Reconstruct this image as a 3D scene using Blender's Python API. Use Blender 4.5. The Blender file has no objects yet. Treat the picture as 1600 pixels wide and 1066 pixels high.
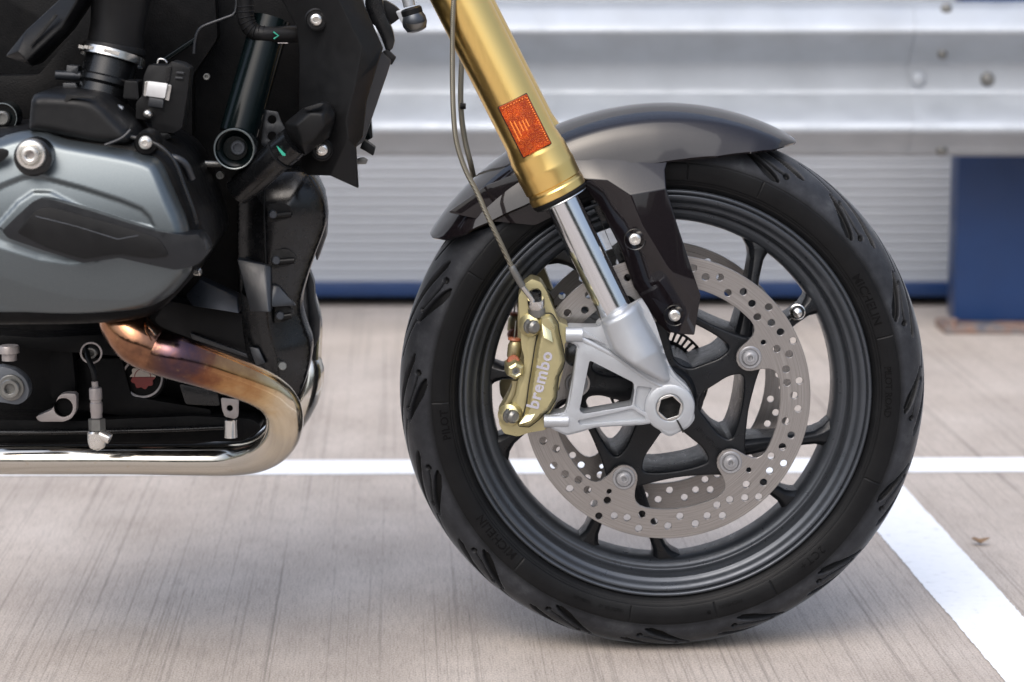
import bpy, bmesh, math, random
import numpy as np
from mathutils import Vector, Matrix
from mathutils.geometry import delaunay_2d_cdt
PI = math.pi
R = math.radians
S = bpy.context.scene
random.seed(4)

# ------------------------------------------------------------------ camera
F, TH, H = 4000.0, R(9.265), 0.8193
cd = bpy.data.cameras.new('camera')
cam = bpy.data.objects.new('camera', cd)
S.collection.objects.link(cam)
cam.location = (0, 0, H)
cam.rotation_euler = (PI/2 - TH, 0, 0)
cd.sensor_width = 36
cd.lens = 36*F/1600
cd.clip_end = 500
cd.dof.use_dof = True
cd.dof.focus_distance = 2.78
cd.dof.aperture_fstop = 5.6
S.camera = cam

# ------------------------------------------------------------------ world and sun (bright overcast)
w = bpy.data.worlds.new('World')
S.world = w
w.use_nodes = True
nt = w.node_tree
nt.nodes.clear()
out = nt.nodes.new('ShaderNodeOutputWorld')
bg = nt.nodes.new('ShaderNodeBackground')
sky = nt.nodes.new('ShaderNodeTexSky')
sky.sky_type = 'NISHITA'
sky.sun_disc = False
sky.sun_elevation = R(45)
sky.sun_rotation = R(200)
sky.air_density = 1.0
sky.dust_density = 3.0
hs = nt.nodes.new('ShaderNodeHueSaturation')
hs.inputs['Saturation'].default_value = 0.72
nt.links.new(sky.outputs[0], hs.inputs['Color'])
# overcast: brighter towards the zenith than at the horizon
tcw = nt.nodes.new('ShaderNodeTexCoord')
sxw = nt.nodes.new('ShaderNodeSeparateXYZ')
nt.links.new(tcw.outputs['Generated'], sxw.inputs[0])
mrw = nt.nodes.new('ShaderNodeMapRange')
mrw.inputs['From Min'].default_value = 0.0
mrw.inputs['From Max'].default_value = 1.0
mrw.inputs['To Min'].default_value = 0.42
mrw.inputs['To Max'].default_value = 2.1
nt.links.new(sxw.outputs['Z'], mrw.inputs['Value'])
mlw = nt.nodes.new('ShaderNodeVectorMath')
mlw.operation = 'SCALE'
nt.links.new(hs.outputs[0], mlw.inputs[0])
nt.links.new(mrw.outputs[0], mlw.inputs['Scale'])
nt.links.new(mlw.outputs[0], bg.inputs[0])
bg.inputs[1].default_value = 0.145
nt.links.new(bg.outputs[0], out.inputs[0])
sd = bpy.data.lights.new('sun', 'SUN')
sd.energy = 0.55
sd.angle = R(60)
sd.color = (1.0, 0.975, 0.94)
sun = bpy.data.objects.new('sun', sd)
S.collection.objects.link(sun)
az = R(200)
el = R(45)
sdir = Vector((math.sin(az)*math.cos(el), math.cos(az)*math.cos(el), math.sin(el)))
sun.rotation_euler = (-sdir).to_track_quat('-Z', 'Y').to_euler()
S.view_settings.view_transform = 'Standard'
S.view_settings.look = 'None'
S.view_settings.gamma = 1
S.view_settings.exposure = 0.50
S.render.engine = 'CYCLES'

# ------------------------------------------------------------------ helpers
def P(x, y, Y):
    """point of the real world seen at photo pixel x, y, on the upright plane Y metres ahead of the camera"""
    a = (x-800)/F
    b = (y-533)/F
    dy = math.cos(TH) - b*math.sin(TH)
    dz = -math.sin(TH) - b*math.cos(TH)
    s = Y/dy
    return Vector((a*s, Y, H + dz*s))
def PS(pts, Y):
    r = []
    for p in pts:
        q = P(p[0], p[1], Y)
        r.append((q.x, q.z))
    return r
def px(Y):
    return 1.0/(F/(Y*1.0+0.06))
def chaikin(pts, n=2, keep=()):
    pts = [tuple(p) for p in pts]
    for k in range(n):
        o = []
        m = len(pts)
        for i in range(m):
            a = pts[i]
            b = pts[(i+1) % m]
            o.append(tuple(a[j]*.75+b[j]*.25 for j in range(len(a))))
            o.append(tuple(a[j]*.25+b[j]*.75 for j in range(len(a))))
        pts = o
    return pts
def rnd(pts, r, n=4):
    """round the corners of a closed polygon with radius-like cut r"""
    o = []
    m = len(pts)
    for i in range(m):
        a = Vector(pts[i-1]); b = Vector(pts[i]); c = Vector(pts[(i+1) % m])
        d1 = (a-b); d2 = (c-b)
        l = min(r, d1.length*.45, d2.length*.45)
        p1 = b + d1.normalized()*l
        p2 = b + d2.normalized()*l
        for k in range(n+1):
            t = k/n
            q = p1*(1-t)**2 + b*2*t*(1-t) + p2*t*t
            o.append(tuple(q))
    return o
def spline(pts, n=8):
    """open Catmull-Rom through points of any dimension"""
    pts = [np.array(p, float) for p in pts]
    pts = [2*pts[0]-pts[1]] + pts + [2*pts[-1]-pts[-2]]
    o = []
    for i in range(1, len(pts)-2):
        p0, p1, p2, p3 = pts[i-1:i+3]
        for k in range(n):
            t = k/n
            o.append(.5*((2*p1)+(-p0+p2)*t+(2*p0-5*p1+4*p2-p3)*t*t+(-p0+3*p1-3*p2+p3)*t**3))
    o.append(pts[-2])
    return o

ROOT = [None]
def mesh_obj(name, V, Fc, mat, parent=None, smooth=35, bevel=0, seg=2, label=None, wheel=False):
    """one mesh object from world-space vertices; children of a thing are stored relative to its root"""
    me = bpy.data.meshes.new(name)
    o = bpy.data.objects.new(name, me)
    S.collection.objects.link(o)
    off = Vector((0, 0, 0))
    if parent is not None:
        r = parent
        while r.parent:
            off += r.location
            r = r.parent
        off += r.location
        o.parent = parent
    else:
        zs = [v[2] for v in V]; xs = [v[0] for v in V]; ys = [v[1] for v in V]
        o.location = ((min(xs)+max(xs))/2, (min(ys)+max(ys))/2, min(zs))
        off = Vector(o.location)
    V = np.array([tuple(v) for v in V], float) - np.array(off)
    me.from_pydata(V.tolist(), [], [list(f) for f in Fc])
    if bevel > 0:
        bm = bmesh.new()
        bm.from_mesh(me)
        bmesh.ops.remove_doubles(bm, verts=bm.verts, dist=1e-6)
        bmesh.ops.recalc_face_normals(bm, faces=bm.faces)
        bm.to_mesh(me)
        bm.free()
        md = o.modifiers.new('b', 'BEVEL')
        md.width = bevel
        md.segments = seg
        md.limit_method = 'ANGLE'
        md.angle_limit = R(28)
        dg = bpy.context.evaluated_depsgraph_get()
        dg.update()
        me2 = bpy.data.meshes.new_from_object(o.evaluated_get(dg))
        o.modifiers.clear()
        o.data = me2
        bpy.data.meshes.remove(me)
        me = me2
        me.name = name
    me.materials.clear()
    me.materials.append(mat)
    if smooth:
        me.shade_smooth()
        me.set_sharp_from_angle(angle=R(smooth))
    if label:
        o['label'] = label
    return o
def inside(p, poly):
    x, y = p
    c = False
    n = len(poly)
    j = n-1
    for i in range(n):
        xi, yi = poly[i]; xj, yj = poly[j]
        if (yi > y) != (yj > y) and x < (xj-xi)*(y-yi)/(yj-yi)+xi:
            c = not c
        j = i
    return c
def area(p):
    return .5*sum(p[i-1][0]*p[i][1]-p[i][0]*p[i-1][1] for i in range(len(p)))
def plate(outer, y0, t, holes=()):
    """solid plate in the x-z plane from y0 (near face) back to y0+t; returns V, F"""
    loops = [list(outer)] + [list(h) for h in holes]
    if area(loops[0]) < 0:
        loops[0].reverse()
    for l in loops[1:]:
        if area(l) > 0:
            l.reverse()
    pts = []
    ed = []
    for l in loops:
        b = len(pts)
        pts += [Vector((p[0], p[1])) for p in l]
        ed += [(b+i, b+(i+1) % len(l)) for i in range(len(l))]
    vs, es, fs, *_ = delaunay_2d_cdt(pts, ed, [], 1, 1e-7)
    V = [(v.x, y0, v.y) for v in vs]
    Fc = []
    for f in fs:
        c = (sum(vs[i].x for i in f)/len(f), sum(vs[i].y for i in f)/len(f))
        if inside(c, loops[0]) and not any(inside(c, h) for h in loops[1:]):
            if area([(vs[i].x, vs[i].y) for i in f]) < 0:
                f = f[::-1]
            Fc.append(tuple(f))
    n = len(V)
    V += [(v[0], y0+t, v[2]) for v in V]
    back = [tuple(i+n for i in f[::-1]) for f in Fc]
    cnt = {}
    for f in Fc:
        for i in range(len(f)):
            cnt[(f[i], f[(i+1) % len(f)])] = 1
    sides = [(b, a, a+n, b+n) for (a, b) in cnt if (b, a) not in cnt]
    return V, Fc + back + sides
def segdist(p, a, b):
    ax, ay = a; bx, by = b
    dx, dy = bx-ax, by-ay
    L = dx*dx+dy*dy
    t = 0 if L == 0 else max(0, min(1, ((p[0]-ax)*dx+(p[1]-ay)*dy)/L))
    return math.hypot(p[0]-ax-t*dx, p[1]-ay-t*dy)
def pdist(p, poly, closed=True):
    n = len(poly)
    return min(segdist(p, poly[i], poly[(i+1) % n]) for i in range(n if closed else n-1))
def relief(outer, y0, back, hf, step=.006):
    """sculpted cap over an outline: near surface at y0 - hf(distance to edge, x, z), skirt back to y0+back"""
    outer = list(outer)
    if area(outer) < 0:
        outer.reverse()
    # resample
    o2 = []
    for i in range(len(outer)):
        a = outer[i]; b = outer[(i+1) % len(outer)]
        L = math.dist(a, b)
        k = max(1, int(L/step))
        for q in range(k):
            o2.append((a[0]+(b[0]-a[0])*q/k, a[1]+(b[1]-a[1])*q/k))
    pts = [Vector(p) for p in o2]
    ed = [(i, (i+1) % len(pts)) for i in range(len(pts))]
    x0 = min(p[0] for p in o2); x1 = max(p[0] for p in o2)
    z0 = min(p[1] for p in o2); z1 = max(p[1] for p in o2)
    row = 0
    z = z0
    while z < z1:
        x = x0 + (step/2 if row % 2 else 0)
        while x < x1:
            if inside((x, z), outer) and pdist((x, z), outer) > step*.45:
                pts.append(Vector((x, z)))
            x += step
        z += step*.87
        row += 1
    vs, es, fs, *_ = delaunay_2d_cdt(pts, ed, [], 1, 1e-7)
    V = []
    for v in vs:
        d = pdist((v.x, v.y), outer)
        V.append((v.x, y0-hf(d, v.x, v.y), v.y))
    Fc = []
    for f in fs:
        c = (sum(vs[i].x for i in f)/3, sum(vs[i].y for i in f)/3)
        if inside(c, outer):
            if area([(vs[i].x, vs[i].y) for i in f]) < 0:
                f = f[::-1]
            Fc.append(tuple(f))
    cnt = {}
    for f in Fc:
        for i in range(len(f)):
            cnt[(f[i], f[(i+1) % len(f)])] = 1
    be = [(a, b) for (a, b) in cnt if (b, a) not in cnt]
    m = {}
    for a, b in be:
        for q in (a, b):
            if q not in m:
                m[q] = len(V)
                V.append((V[q][0], y0+back, V[q][2]))
    Fc += [(b, a, m[a], m[b]) for a, b in be]
    return V, Fc
def edge_round(r):
    return lambda d: r*(1-(1-min(d/r, 1))**2)**.5 if d < r else r
def tube(pts, rad, n=16, caps=True):
    pts = [Vector(p) for p in pts]
    m = len(pts)
    if not hasattr(rad, '__len__'):
        rad = [rad]*m
    T = []
    for i in range(m):
        a = pts[max(i-1, 0)]; b = pts[min(i+1, m-1)]
        T.append((b-a).normalized())
    ref = Vector((0, 1, 0)) if abs(T[0].y) < .9 else Vector((1, 0, 0))
    nrm = (ref - T[0]*ref.dot(T[0])).normalized()
    V = []
    Fc = []
    for i in range(m):
        nrm = (nrm - T[i]*nrm.dot(T[i])).normalized()
        bi = T[i].cross(nrm)
        for k in range(n):
            a = 2*PI*k/n
            V.append(tuple(pts[i] + (nrm*math.cos(a)+bi*math.sin(a))*rad[i]))
    for i in range(m-1):
        for k in range(n):
            k2 = (k+1) % n
            Fc.append((i*n+k, i*n+k2, (i+1)*n+k2, (i+1)*n+k))
    if caps:
        Fc.append(tuple(range(n))[::-1])
        Fc.append(tuple((m-1)*n+k for k in range(n)))
    return V, Fc
def lathe(prof, c, axis, n=32, closed=False):
    """prof: (radius, height along axis)"""
    c = Vector(c)
    ax = Vector(axis).normalized()
    ref = Vector((0, 0, 1)) if abs(ax.z) < .9 else Vector((1, 0, 0))
    u = (ref - ax*ref.dot(ax)).normalized()
    v = ax.cross(u)
    V = []
    Fc = []
    m = len(prof)
    for r, h in prof:
        for k in range(n):
            a = 2*PI*k/n
            V.append(tuple(c + ax*h + (u*math.cos(a)+v*math.sin(a))*max(r, 1e-5)))
    for i in range(m if closed else m-1):
        j = (i+1) % m
        for k in range(n):
            k2 = (k+1) % n
            Fc.append((i*n+k, i*n+k2, j*n+k2, j*n+k))
    return V, Fc
def box(c, s, rot=None):
    c = Vector(c)
    V = []
    for dx in (-.5, .5):
        for dy in (-.5, .5):
            for dz in (-.5, .5):
                v = Vector((dx*s[0], dy*s[1], dz*s[2]))
                if rot:
                    v = rot @ v
                V.append(tuple(c+v))
    return V, [(0, 1, 3, 2), (4, 6, 7, 5), (0, 4, 5, 1), (2, 3, 7, 6), (0, 2, 6, 4), (1, 5, 7, 3)]
def join(*vf):
    V = []
    Fc = []
    for v, f in vf:
        b = len(V)
        V += [tuple(q) for q in v]
        Fc += [tuple(i+b for i in g) for g in f]
    return V, Fc
def facet(verts, faces, t):
    """faceted shell: verts (px, py, Y) photo points at their own depth, pushed back t metres to give it body"""
    V = [tuple(P(*v)) for v in verts]
    n = len(V)
    ff = []
    for f in faces:
        a = area([(V[i][0], V[i][2]) for i in f])
        ff.append(tuple(f) if a > 0 else tuple(f[::-1]))
    V2 = V + [(v[0], v[1]+t, v[2]) for v in V]
    cnt = {}
    for f in ff:
        for i in range(len(f)):
            cnt[(f[i], f[(i+1) % len(f)])] = 1
    sides = [(b, a, a+n, b+n) for (a, b) in cnt if (b, a) not in cnt]
    return V2, ff + [tuple(i+n for i in f[::-1]) for f in ff] + sides
def textmesh(s, size, depth, font_scale=1.0, bold=0.0, spacing=1.0, ital=0):
    """flat lettering as mesh data: x right, z up, near face at y=-depth"""
    c = bpy.data.curves.new('t', 'FONT')
    c.body = s
    c.size = size
    c.extrude = depth
    c.offset = bold
    c.space_character = spacing
    c.shear = ital
    c.resolution_u = 3
    c.align_x = 'LEFT'
    o = bpy.data.objects.new('t', c)
    S.collection.objects.link(o)
    dg = bpy.context.evaluated_depsgraph_get()
    dg.update()
    me = bpy.data.meshes.new_from_object(o.evaluated_get(dg))
    V = [(v.co.x, -v.co.z, v.co.y) for v in me.vertices]
    Fc = [tuple(p.vertices) for p in me.polygons]
    bpy.data.objects.remove(o)
    bpy.data.meshes.remove(me)
    bpy.data.curves.remove(c)
    return V, Fc

# ------------------------------------------------------------------ materials
def nodes(name):
    m = bpy.data.materials.new(name)
    m.use_nodes = True
    t = m.node_tree
    t.nodes.clear()
    o = t.nodes.new('ShaderNodeOutputMaterial')
    b = t.nodes.new('ShaderNodeBsdfPrincipled')
    t.links.new(b.outputs[0], o.inputs[0])
    return m, t, b
def N(t, kind, **kw):
    n = t.nodes.new(kind)
    for k, v in kw.items():
        if k.startswith('_'):
            setattr(n, k[1:], v)
        else:
            n.inputs[k.replace('__', ' ')].default_value = v
    return n
def ramp(t, fac, stops, interp='LINEAR'):
    r = t.nodes.new('ShaderNodeValToRGB')
    r.color_ramp.interpolation = interp
    e = r.color_ramp.elements
    while len(e) < len(stops):
        e.new(.5)
    for i, (p, c) in enumerate(stops):
        e[i].position = p
        if not hasattr(c, '__len__'):
            c = (c, c, c)
        e[i].color = (*c, 1)
    t.links.new(fac, r.inputs[0])
    return r.outputs[0]
def mat(name, col, metal=0, sheen=0, rough=.5, var=.15, vscale=40, bump=0, bscale=600, coat=0, dust=0, aniso=0, spec=.5, rvar=.12):
    m, t, b = nodes(name)
    tc = N(t, 'ShaderNodeTexCoord')
    n1 = N(t, 'ShaderNodeTexNoise', Scale=vscale, Detail=5)
    t.links.new(tc.outputs['Object'], n1.inputs['Vector'])
    lo = tuple(c*(1-var) for c in col)
    hi = tuple(min(1, c*(1+var)) for c in col)
    c = ramp(t, n1.outputs[0], [(.3, lo), (.7, hi)])
    if dust:
        n3 = N(t, 'ShaderNodeTexNoise', Scale=vscale*.35, Detail=8, Roughness=.7)
        t.links.new(tc.outputs['Object'], n3.inputs['Vector'])
        f = ramp(t, n3.outputs[0], [(.45, 0), (.75, dust)])
        mx = N(t, 'ShaderNodeMix', _data_type='RGBA')
        t.links.new(f, mx.inputs[0])
        t.links.new(c, mx.inputs[6])
        mx.inputs[7].default_value = (.22, .2, .18, 1)
        c = mx.outputs[2]
    t.links.new(c, b.inputs['Base Color'])
    n2 = N(t, 'ShaderNodeTexNoise', Scale=vscale*2.3, Detail=6, Roughness=.6)
    t.links.new(tc.outputs['Object'], n2.inputs['Vector'])
    rr = ramp(t, n2.outputs[0], [(.3, max(.02, rough-rvar*rough*2)), (.7, min(1, rough+rvar*rough*2))])
    t.links.new(rr, b.inputs['Roughness'])
    b.inputs['Metallic'].default_value = metal
    b.inputs['Specular IOR Level'].default_value = spec
    b.inputs['Coat Weight'].default_value = coat
    b.inputs['Coat Roughness'].default_value = .04
    b.inputs['Sheen Weight'].default_value = sheen
    b.inputs['Sheen Roughness'].default_value = .24
    b.inputs['Sheen Tint'].default_value = (.86, .93, 1, 1)
    if bump:
        n4 = N(t, 'ShaderNodeTexNoise', Scale=bscale, Detail=3)
        t.links.new(tc.outputs['Object'], n4.inputs['Vector'])
        bp = N(t, 'ShaderNodeBump', Strength=bump, Distance=.0006)
        t.links.new(n4.outputs[0], bp.inputs['Height'])
        t.links.new(bp.outputs[0], b.inputs['Normal'])
    return m
M = {}
M['plastic'] = mat('black plastic', (.0050, .0052, .0058), rough=.42, bump=.25, bscale=1500, dust=.01, spec=.24)
M['plastic_lit'] = mat('black plastic with sky highlight', (.0085, .0105, .014), rough=.36, bump=.3, bscale=1500, dust=.02, spec=.7)  # lighter bluish copy of the black plastic, sky highlights put into the colour
M['gloss_black'] = mat('gloss black plastic', (.0035, .0038, .0045), rough=.26, dust=.01, spec=.5)
M['casting'] = mat('black engine paint', (.0035, .0036, .0040), rough=.42, bump=.5, bscale=500, dust=.03, spec=.10)
M['frame'] = mat('dark green black frame paint', (.0025, .0050, .0055), rough=.18, coat=0, spec=.22, rvar=.03)
M['rubber'] = mat('rubber hose', (.006, .006, .0065), rough=.45, bump=.3, spec=.2)
M['tyre'] = mat('tyre rubber', (.0045, .0048, .0056), rough=.42, bump=.35, bscale=900, dust=.012, vscale=25, spec=.16, sheen=.34)
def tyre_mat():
    m, t, b = nodes('tyre rubber with worn dusty brightened tread')
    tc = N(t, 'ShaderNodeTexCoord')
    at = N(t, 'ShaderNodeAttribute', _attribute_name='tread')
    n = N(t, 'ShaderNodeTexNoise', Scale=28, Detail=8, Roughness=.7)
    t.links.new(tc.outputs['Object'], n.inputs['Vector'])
    worn = ramp(t, n.outputs[0], [(.30, (.014, .0150, .0175)), (.55, (.030, .032, .037)), (.72, (.055, .058, .063))])  # worn dusty grey, raised to put sky brightness into the tread shoulder
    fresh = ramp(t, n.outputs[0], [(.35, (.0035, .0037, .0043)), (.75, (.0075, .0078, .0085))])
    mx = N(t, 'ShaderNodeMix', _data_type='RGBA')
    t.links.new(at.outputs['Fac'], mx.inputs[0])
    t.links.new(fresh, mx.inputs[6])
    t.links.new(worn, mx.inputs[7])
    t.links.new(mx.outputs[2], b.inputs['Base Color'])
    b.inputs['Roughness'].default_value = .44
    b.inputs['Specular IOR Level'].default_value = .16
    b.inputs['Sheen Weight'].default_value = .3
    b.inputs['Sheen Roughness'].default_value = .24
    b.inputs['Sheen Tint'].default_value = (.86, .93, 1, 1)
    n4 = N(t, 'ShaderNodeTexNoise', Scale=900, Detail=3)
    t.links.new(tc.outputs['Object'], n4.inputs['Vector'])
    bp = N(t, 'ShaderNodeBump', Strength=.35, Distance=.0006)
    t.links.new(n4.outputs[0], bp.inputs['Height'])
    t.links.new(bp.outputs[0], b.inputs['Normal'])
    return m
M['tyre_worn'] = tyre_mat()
M['letter'] = mat('tyre lettering', (.0015, .0015, .0018), rough=.6, spec=.12)
M['rim'] = mat('graphite wheel paint', (.062, .069, .080), metal=.6, rough=.33, var=.05, dust=.02)
M['hub'] = mat('black wheel paint', (.006, .007, .009), metal=.1, rough=.32, bump=.3, bscale=400, dust=.02, spec=.35)
M['gold'] = mat('gold anodised aluminium', (.92, .63, .22), metal=1, rough=.28, var=.0, rvar=.0)
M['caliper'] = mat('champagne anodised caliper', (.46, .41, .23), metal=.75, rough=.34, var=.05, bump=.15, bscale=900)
M['caliper_dark'] = mat('shaded champagne caliper', (.30, .26, .15), metal=.75, rough=.42, var=.12)  # darker copy of the caliper metal, shade on the far parts painted in
M['silver'] = mat('silver cast aluminium', (.43, .45, .475), metal=.6, rough=.38, var=.04, bump=.35, bscale=1300)
M['steel'] = mat('brushed stainless steel', (.62, .61, .59), metal=1, rough=.22, var=.06)
M['bolt'] = mat('zinc plated bolt', (.68, .66, .62), metal=.9, rough=.28, var=.1)
M['dullbolt'] = mat('dull bolt', (.20, .20, .19), metal=.8, rough=.42, dust=.15)
M['armgrey'] = mat('grey painted lever', (.085, .095, .11), rough=.4)
M['trimplastic'] = mat('satin black trim', (.0055, .0065, .0085), rough=.34, spec=.42, dust=.01)
M['lug'] = mat('bare aluminium lug', (.34, .31, .30), metal=.6, rough=.5, dust=.1)
M['chromefork'] = mat('hard chromed fork tube', (.74, .75, .77), metal=1, rough=.13, var=.0, rvar=.02)
M['braid'] = None
M['white_letter'] = mat('pale grey lettering', (.37, .36, .41), rough=.5)
M['green'] = mat('green paint mark', (.02, .30, .20), rough=.5)
M['orange'] = mat('orange sealing paint', (.28, .09, .045), rough=.5)
M['dark'] = mat('dark recess', (.005, .005, .005), rough=.8)

def fender_paint():
    m, t, b = nodes('dark bronze metallic paint')
    tc = N(t, 'ShaderNodeTexCoord')
    v = N(t, 'ShaderNodeTexNoise', Scale=2600, Detail=2)
    t.links.new(tc.outputs['Object'], v.inputs['Vector'])
    c = ramp(t, v.outputs[0], [(.35, (.0045, .0034, .0042)), (.7, (.011, .0080, .0098))])
    t.links.new(c, b.inputs['Base Color'])
    b.inputs['Metallic'].default_value = 0
    b.inputs['Specular IOR Level'].default_value = .06
    b.inputs['Roughness'].default_value = .34
    b.inputs['Coat Weight'].default_value = 1
    b.inputs['Coat Roughness'].default_value = .05
    b.inputs['Coat IOR'].default_value = 1.47
    return m
M['fender'] = fender_paint()
def head_paint():
    m, t, b = nodes('grey green metallic cover paint')
    tc = N(t, 'ShaderNodeTexCoord')
    v = N(t, 'ShaderNodeTexNoise', Scale=2200, Detail=2)
    t.links.new(tc.outputs['Object'], v.inputs['Vector'])
    c = ramp(t, v.outputs[0], [(.3, (.105, .125, .135)), (.7, (.145, .165, .175))])
    t.links.new(c, b.inputs['Base Color'])
    b.inputs['Metallic'].default_value = .8
    b.inputs['Roughness'].default_value = .36
    b.inputs['Coat Weight'].default_value = .15
    b.inputs['Coat Roughness'].default_value = .25
    return m
M['cover'] = head_paint()
def brushed_disc(name, col):
    m, t, b = nodes(name)
    at = N(t, 'ShaderNodeAttribute', _attribute_name='rad')
    mp = N(t, 'ShaderNodeMath', _operation='MULTIPLY')
    mp.inputs[1].default_value = 1400
    t.links.new(at.outputs['Fac'], mp.inputs[0])
    cb = N(t, 'ShaderNodeCombineXYZ')
    t.links.new(mp.outputs[0], cb.inputs[0])
    tc = N(t, 'ShaderNodeTexCoord')
    n0 = N(t, 'ShaderNodeTexNoise', Scale=14, Detail=3)
    t.links.new(tc.outputs['Object'], n0.inputs['Vector'])
    mm = N(t, 'ShaderNodeMath', _operation='MULTIPLY')
    mm.inputs[1].default_value = 2
    t.links.new(n0.outputs[0], mm.inputs[0])
    t.links.new(mm.outputs[0], cb.inputs[1])
    n = N(t, 'ShaderNodeTexNoise', Scale=1.0, Detail=3)
    t.links.new(cb.outputs[0], n.inputs['Vector'])
    c = ramp(t, n.outputs[0], [(.3, tuple(q*.70 for q in col)), (.7, tuple(q*1.2 for q in col))])
    t.links.new(c, b.inputs['Base Color'])
    b.inputs['Metallic'].default_value = .92
    rr = ramp(t, n.outputs[0], [(.3, .26), (.7, .40)])
    t.links.new(rr, b.inputs['Roughness'])
    bp = N(t, 'ShaderNodeBump', Strength=.25, Distance=.0003)
    t.links.new(n.outputs[0], bp.inputs['Height'])
    t.links.new(bp.outputs[0], b.inputs['Normal'])
    return m
M['disc'] = brushed_disc('brushed brake disc steel', (.36, .34, .325))
def exhaust_mat(name, tint=True):
    m, t, b = nodes(name)
    tc = N(t, 'ShaderNodeTexCoord')
    at = N(t, 'ShaderNodeAttribute', _attribute_name='path')
    n = N(t, 'ShaderNodeTexNoise', Scale=22, Detail=7, Roughness=.65)
    t.links.new(tc.outputs['Object'], n.inputs['Vector'])
    s = N(t, 'ShaderNodeMath', _operation='MULTIPLY_ADD')
    s.inputs[1].default_value = .26
    t.links.new(n.outputs[0], s.inputs[0])
    t.links.new(at.outputs['Fac'], s.inputs[2])
    if tint:
        c = ramp(t, s.outputs[0], [(.15, (.62, .45, .27)), (.24, (.40, .20, .11)), (.31, (.15, .075, .05)), (.38, (.085, .052, .065)),
                                   (.44, (.22, .09, .05)), (.51, (.46, .25, .11)), (.59, (.66, .48, .27)), (.67, (.72, .62, .46)), (.76, (.66, .60, .50)), (.95, (.56, .53, .47))])
    else:
        c = ramp(t, s.outputs[0], [(.1, (.7, .66, .58)), (.8, (.74, .71, .66))])
    n2 = N(t, 'ShaderNodeTexNoise', Scale=85, Detail=6, Roughness=.7)
    t.links.new(tc.outputs['Object'], n2.inputs['Vector'])
    f = ramp(t, n2.outputs[0], [(.60, 0), (.70, .45)])
    mx = N(t, 'ShaderNodeMix', _data_type='RGBA')
    t.links.new(f, mx.inputs[0])
    t.links.new(c, mx.inputs[6])
    mx.inputs[7].default_value = (.42, .27, .14, 1)
    t.links.new(mx.outputs[2], b.inputs['Base Color'])
    b.inputs['Metallic'].default_value = 1
    rr = ramp(t, n2.outputs[0], [(.3, .09), (.65, .2), (.8, .4)])
    t.links.new(rr, b.inputs['Roughness'])
    return m
M['exhaust'] = exhaust_mat('heat tinted stainless header')
M['exhaust2'] = exhaust_mat('bright stainless header', False)
def braid():
    m, t, b = nodes('braided steel hose')
    at = N(t, 'ShaderNodeTexCoord')
    wv = N(t, 'ShaderNodeTexWave', Scale=260, Distortion=1.2, Detail=2)
    wv.bands_direction = 'DIAGONAL'
    t.links.new(at.outputs['Object'], wv.inputs['Vector'])
    c = ramp(t, wv.outputs[0], [(.2, (.11, .10, .08)), (.8, (.30, .28, .22))])
    t.links.new(c, b.inputs['Base Color'])
    b.inputs['Metallic'].default_value = .7
    b.inputs['Roughness'].default_value = .42
    bp = N(t, 'ShaderNodeBump', Strength=.5, Distance=.0006)
    t.links.new(wv.outputs[0], bp.inputs['Height'])
    t.links.new(bp.outputs[0], b.inputs['Normal'])
    return m
M['braid'] = braid()
def reflector_mat():
    m, t, b = nodes('amber prismatic reflector')
    at = N(t, 'ShaderNodeTexCoord')
    mp = N(t, 'ShaderNodeMapping')
    mp.inputs['Rotation'].default_value = (0, R(27), 0)
    t.links.new(at.outputs['Object'], mp.inputs[0])
    v = N(t, 'ShaderNodeTexVoronoi', Scale=900)
    t.links.new(mp.outputs[0], v.inputs['Vector'])
    n = N(t, 'ShaderNodeTexNoise', Scale=70, Detail=2)
    t.links.new(at.outputs['Object'], n.inputs['Vector'])
    c = ramp(t, v.outputs['Distance'], [(.1, (.85, .17, .008)), (.55, (.42, .040, .002))])
    c2 = ramp(t, n.outputs[0], [(.4, (.60, .6, .6)), (.62, (1, 1, 1))])
    mx = N(t, 'ShaderNodeMix', _data_type='RGBA', _blend_type='MULTIPLY')
    mx.inputs[0].default_value = 1
    t.links.new(c, mx.inputs[6])
    t.links.new(c2, mx.inputs[7])
    t.links.new(mx.outputs[2], b.inputs['Base Color'])
    b.inputs['Roughness'].default_value = .35
    b.inputs['Specular IOR Level'].default_value = .25
    bp = N(t, 'ShaderNodeBump', Strength=.6, Distance=.0008)
    t.links.new(v.outputs['Distance'], bp.inputs['Height'])
    t.links.new(bp.outputs[0], b.inputs['Normal'])
    return m
M['amber'] = reflector_mat()
M['amber_edge'] = mat('amber reflector rim', (.85, .22, .03), rough=.2, coat=.6)

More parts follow.
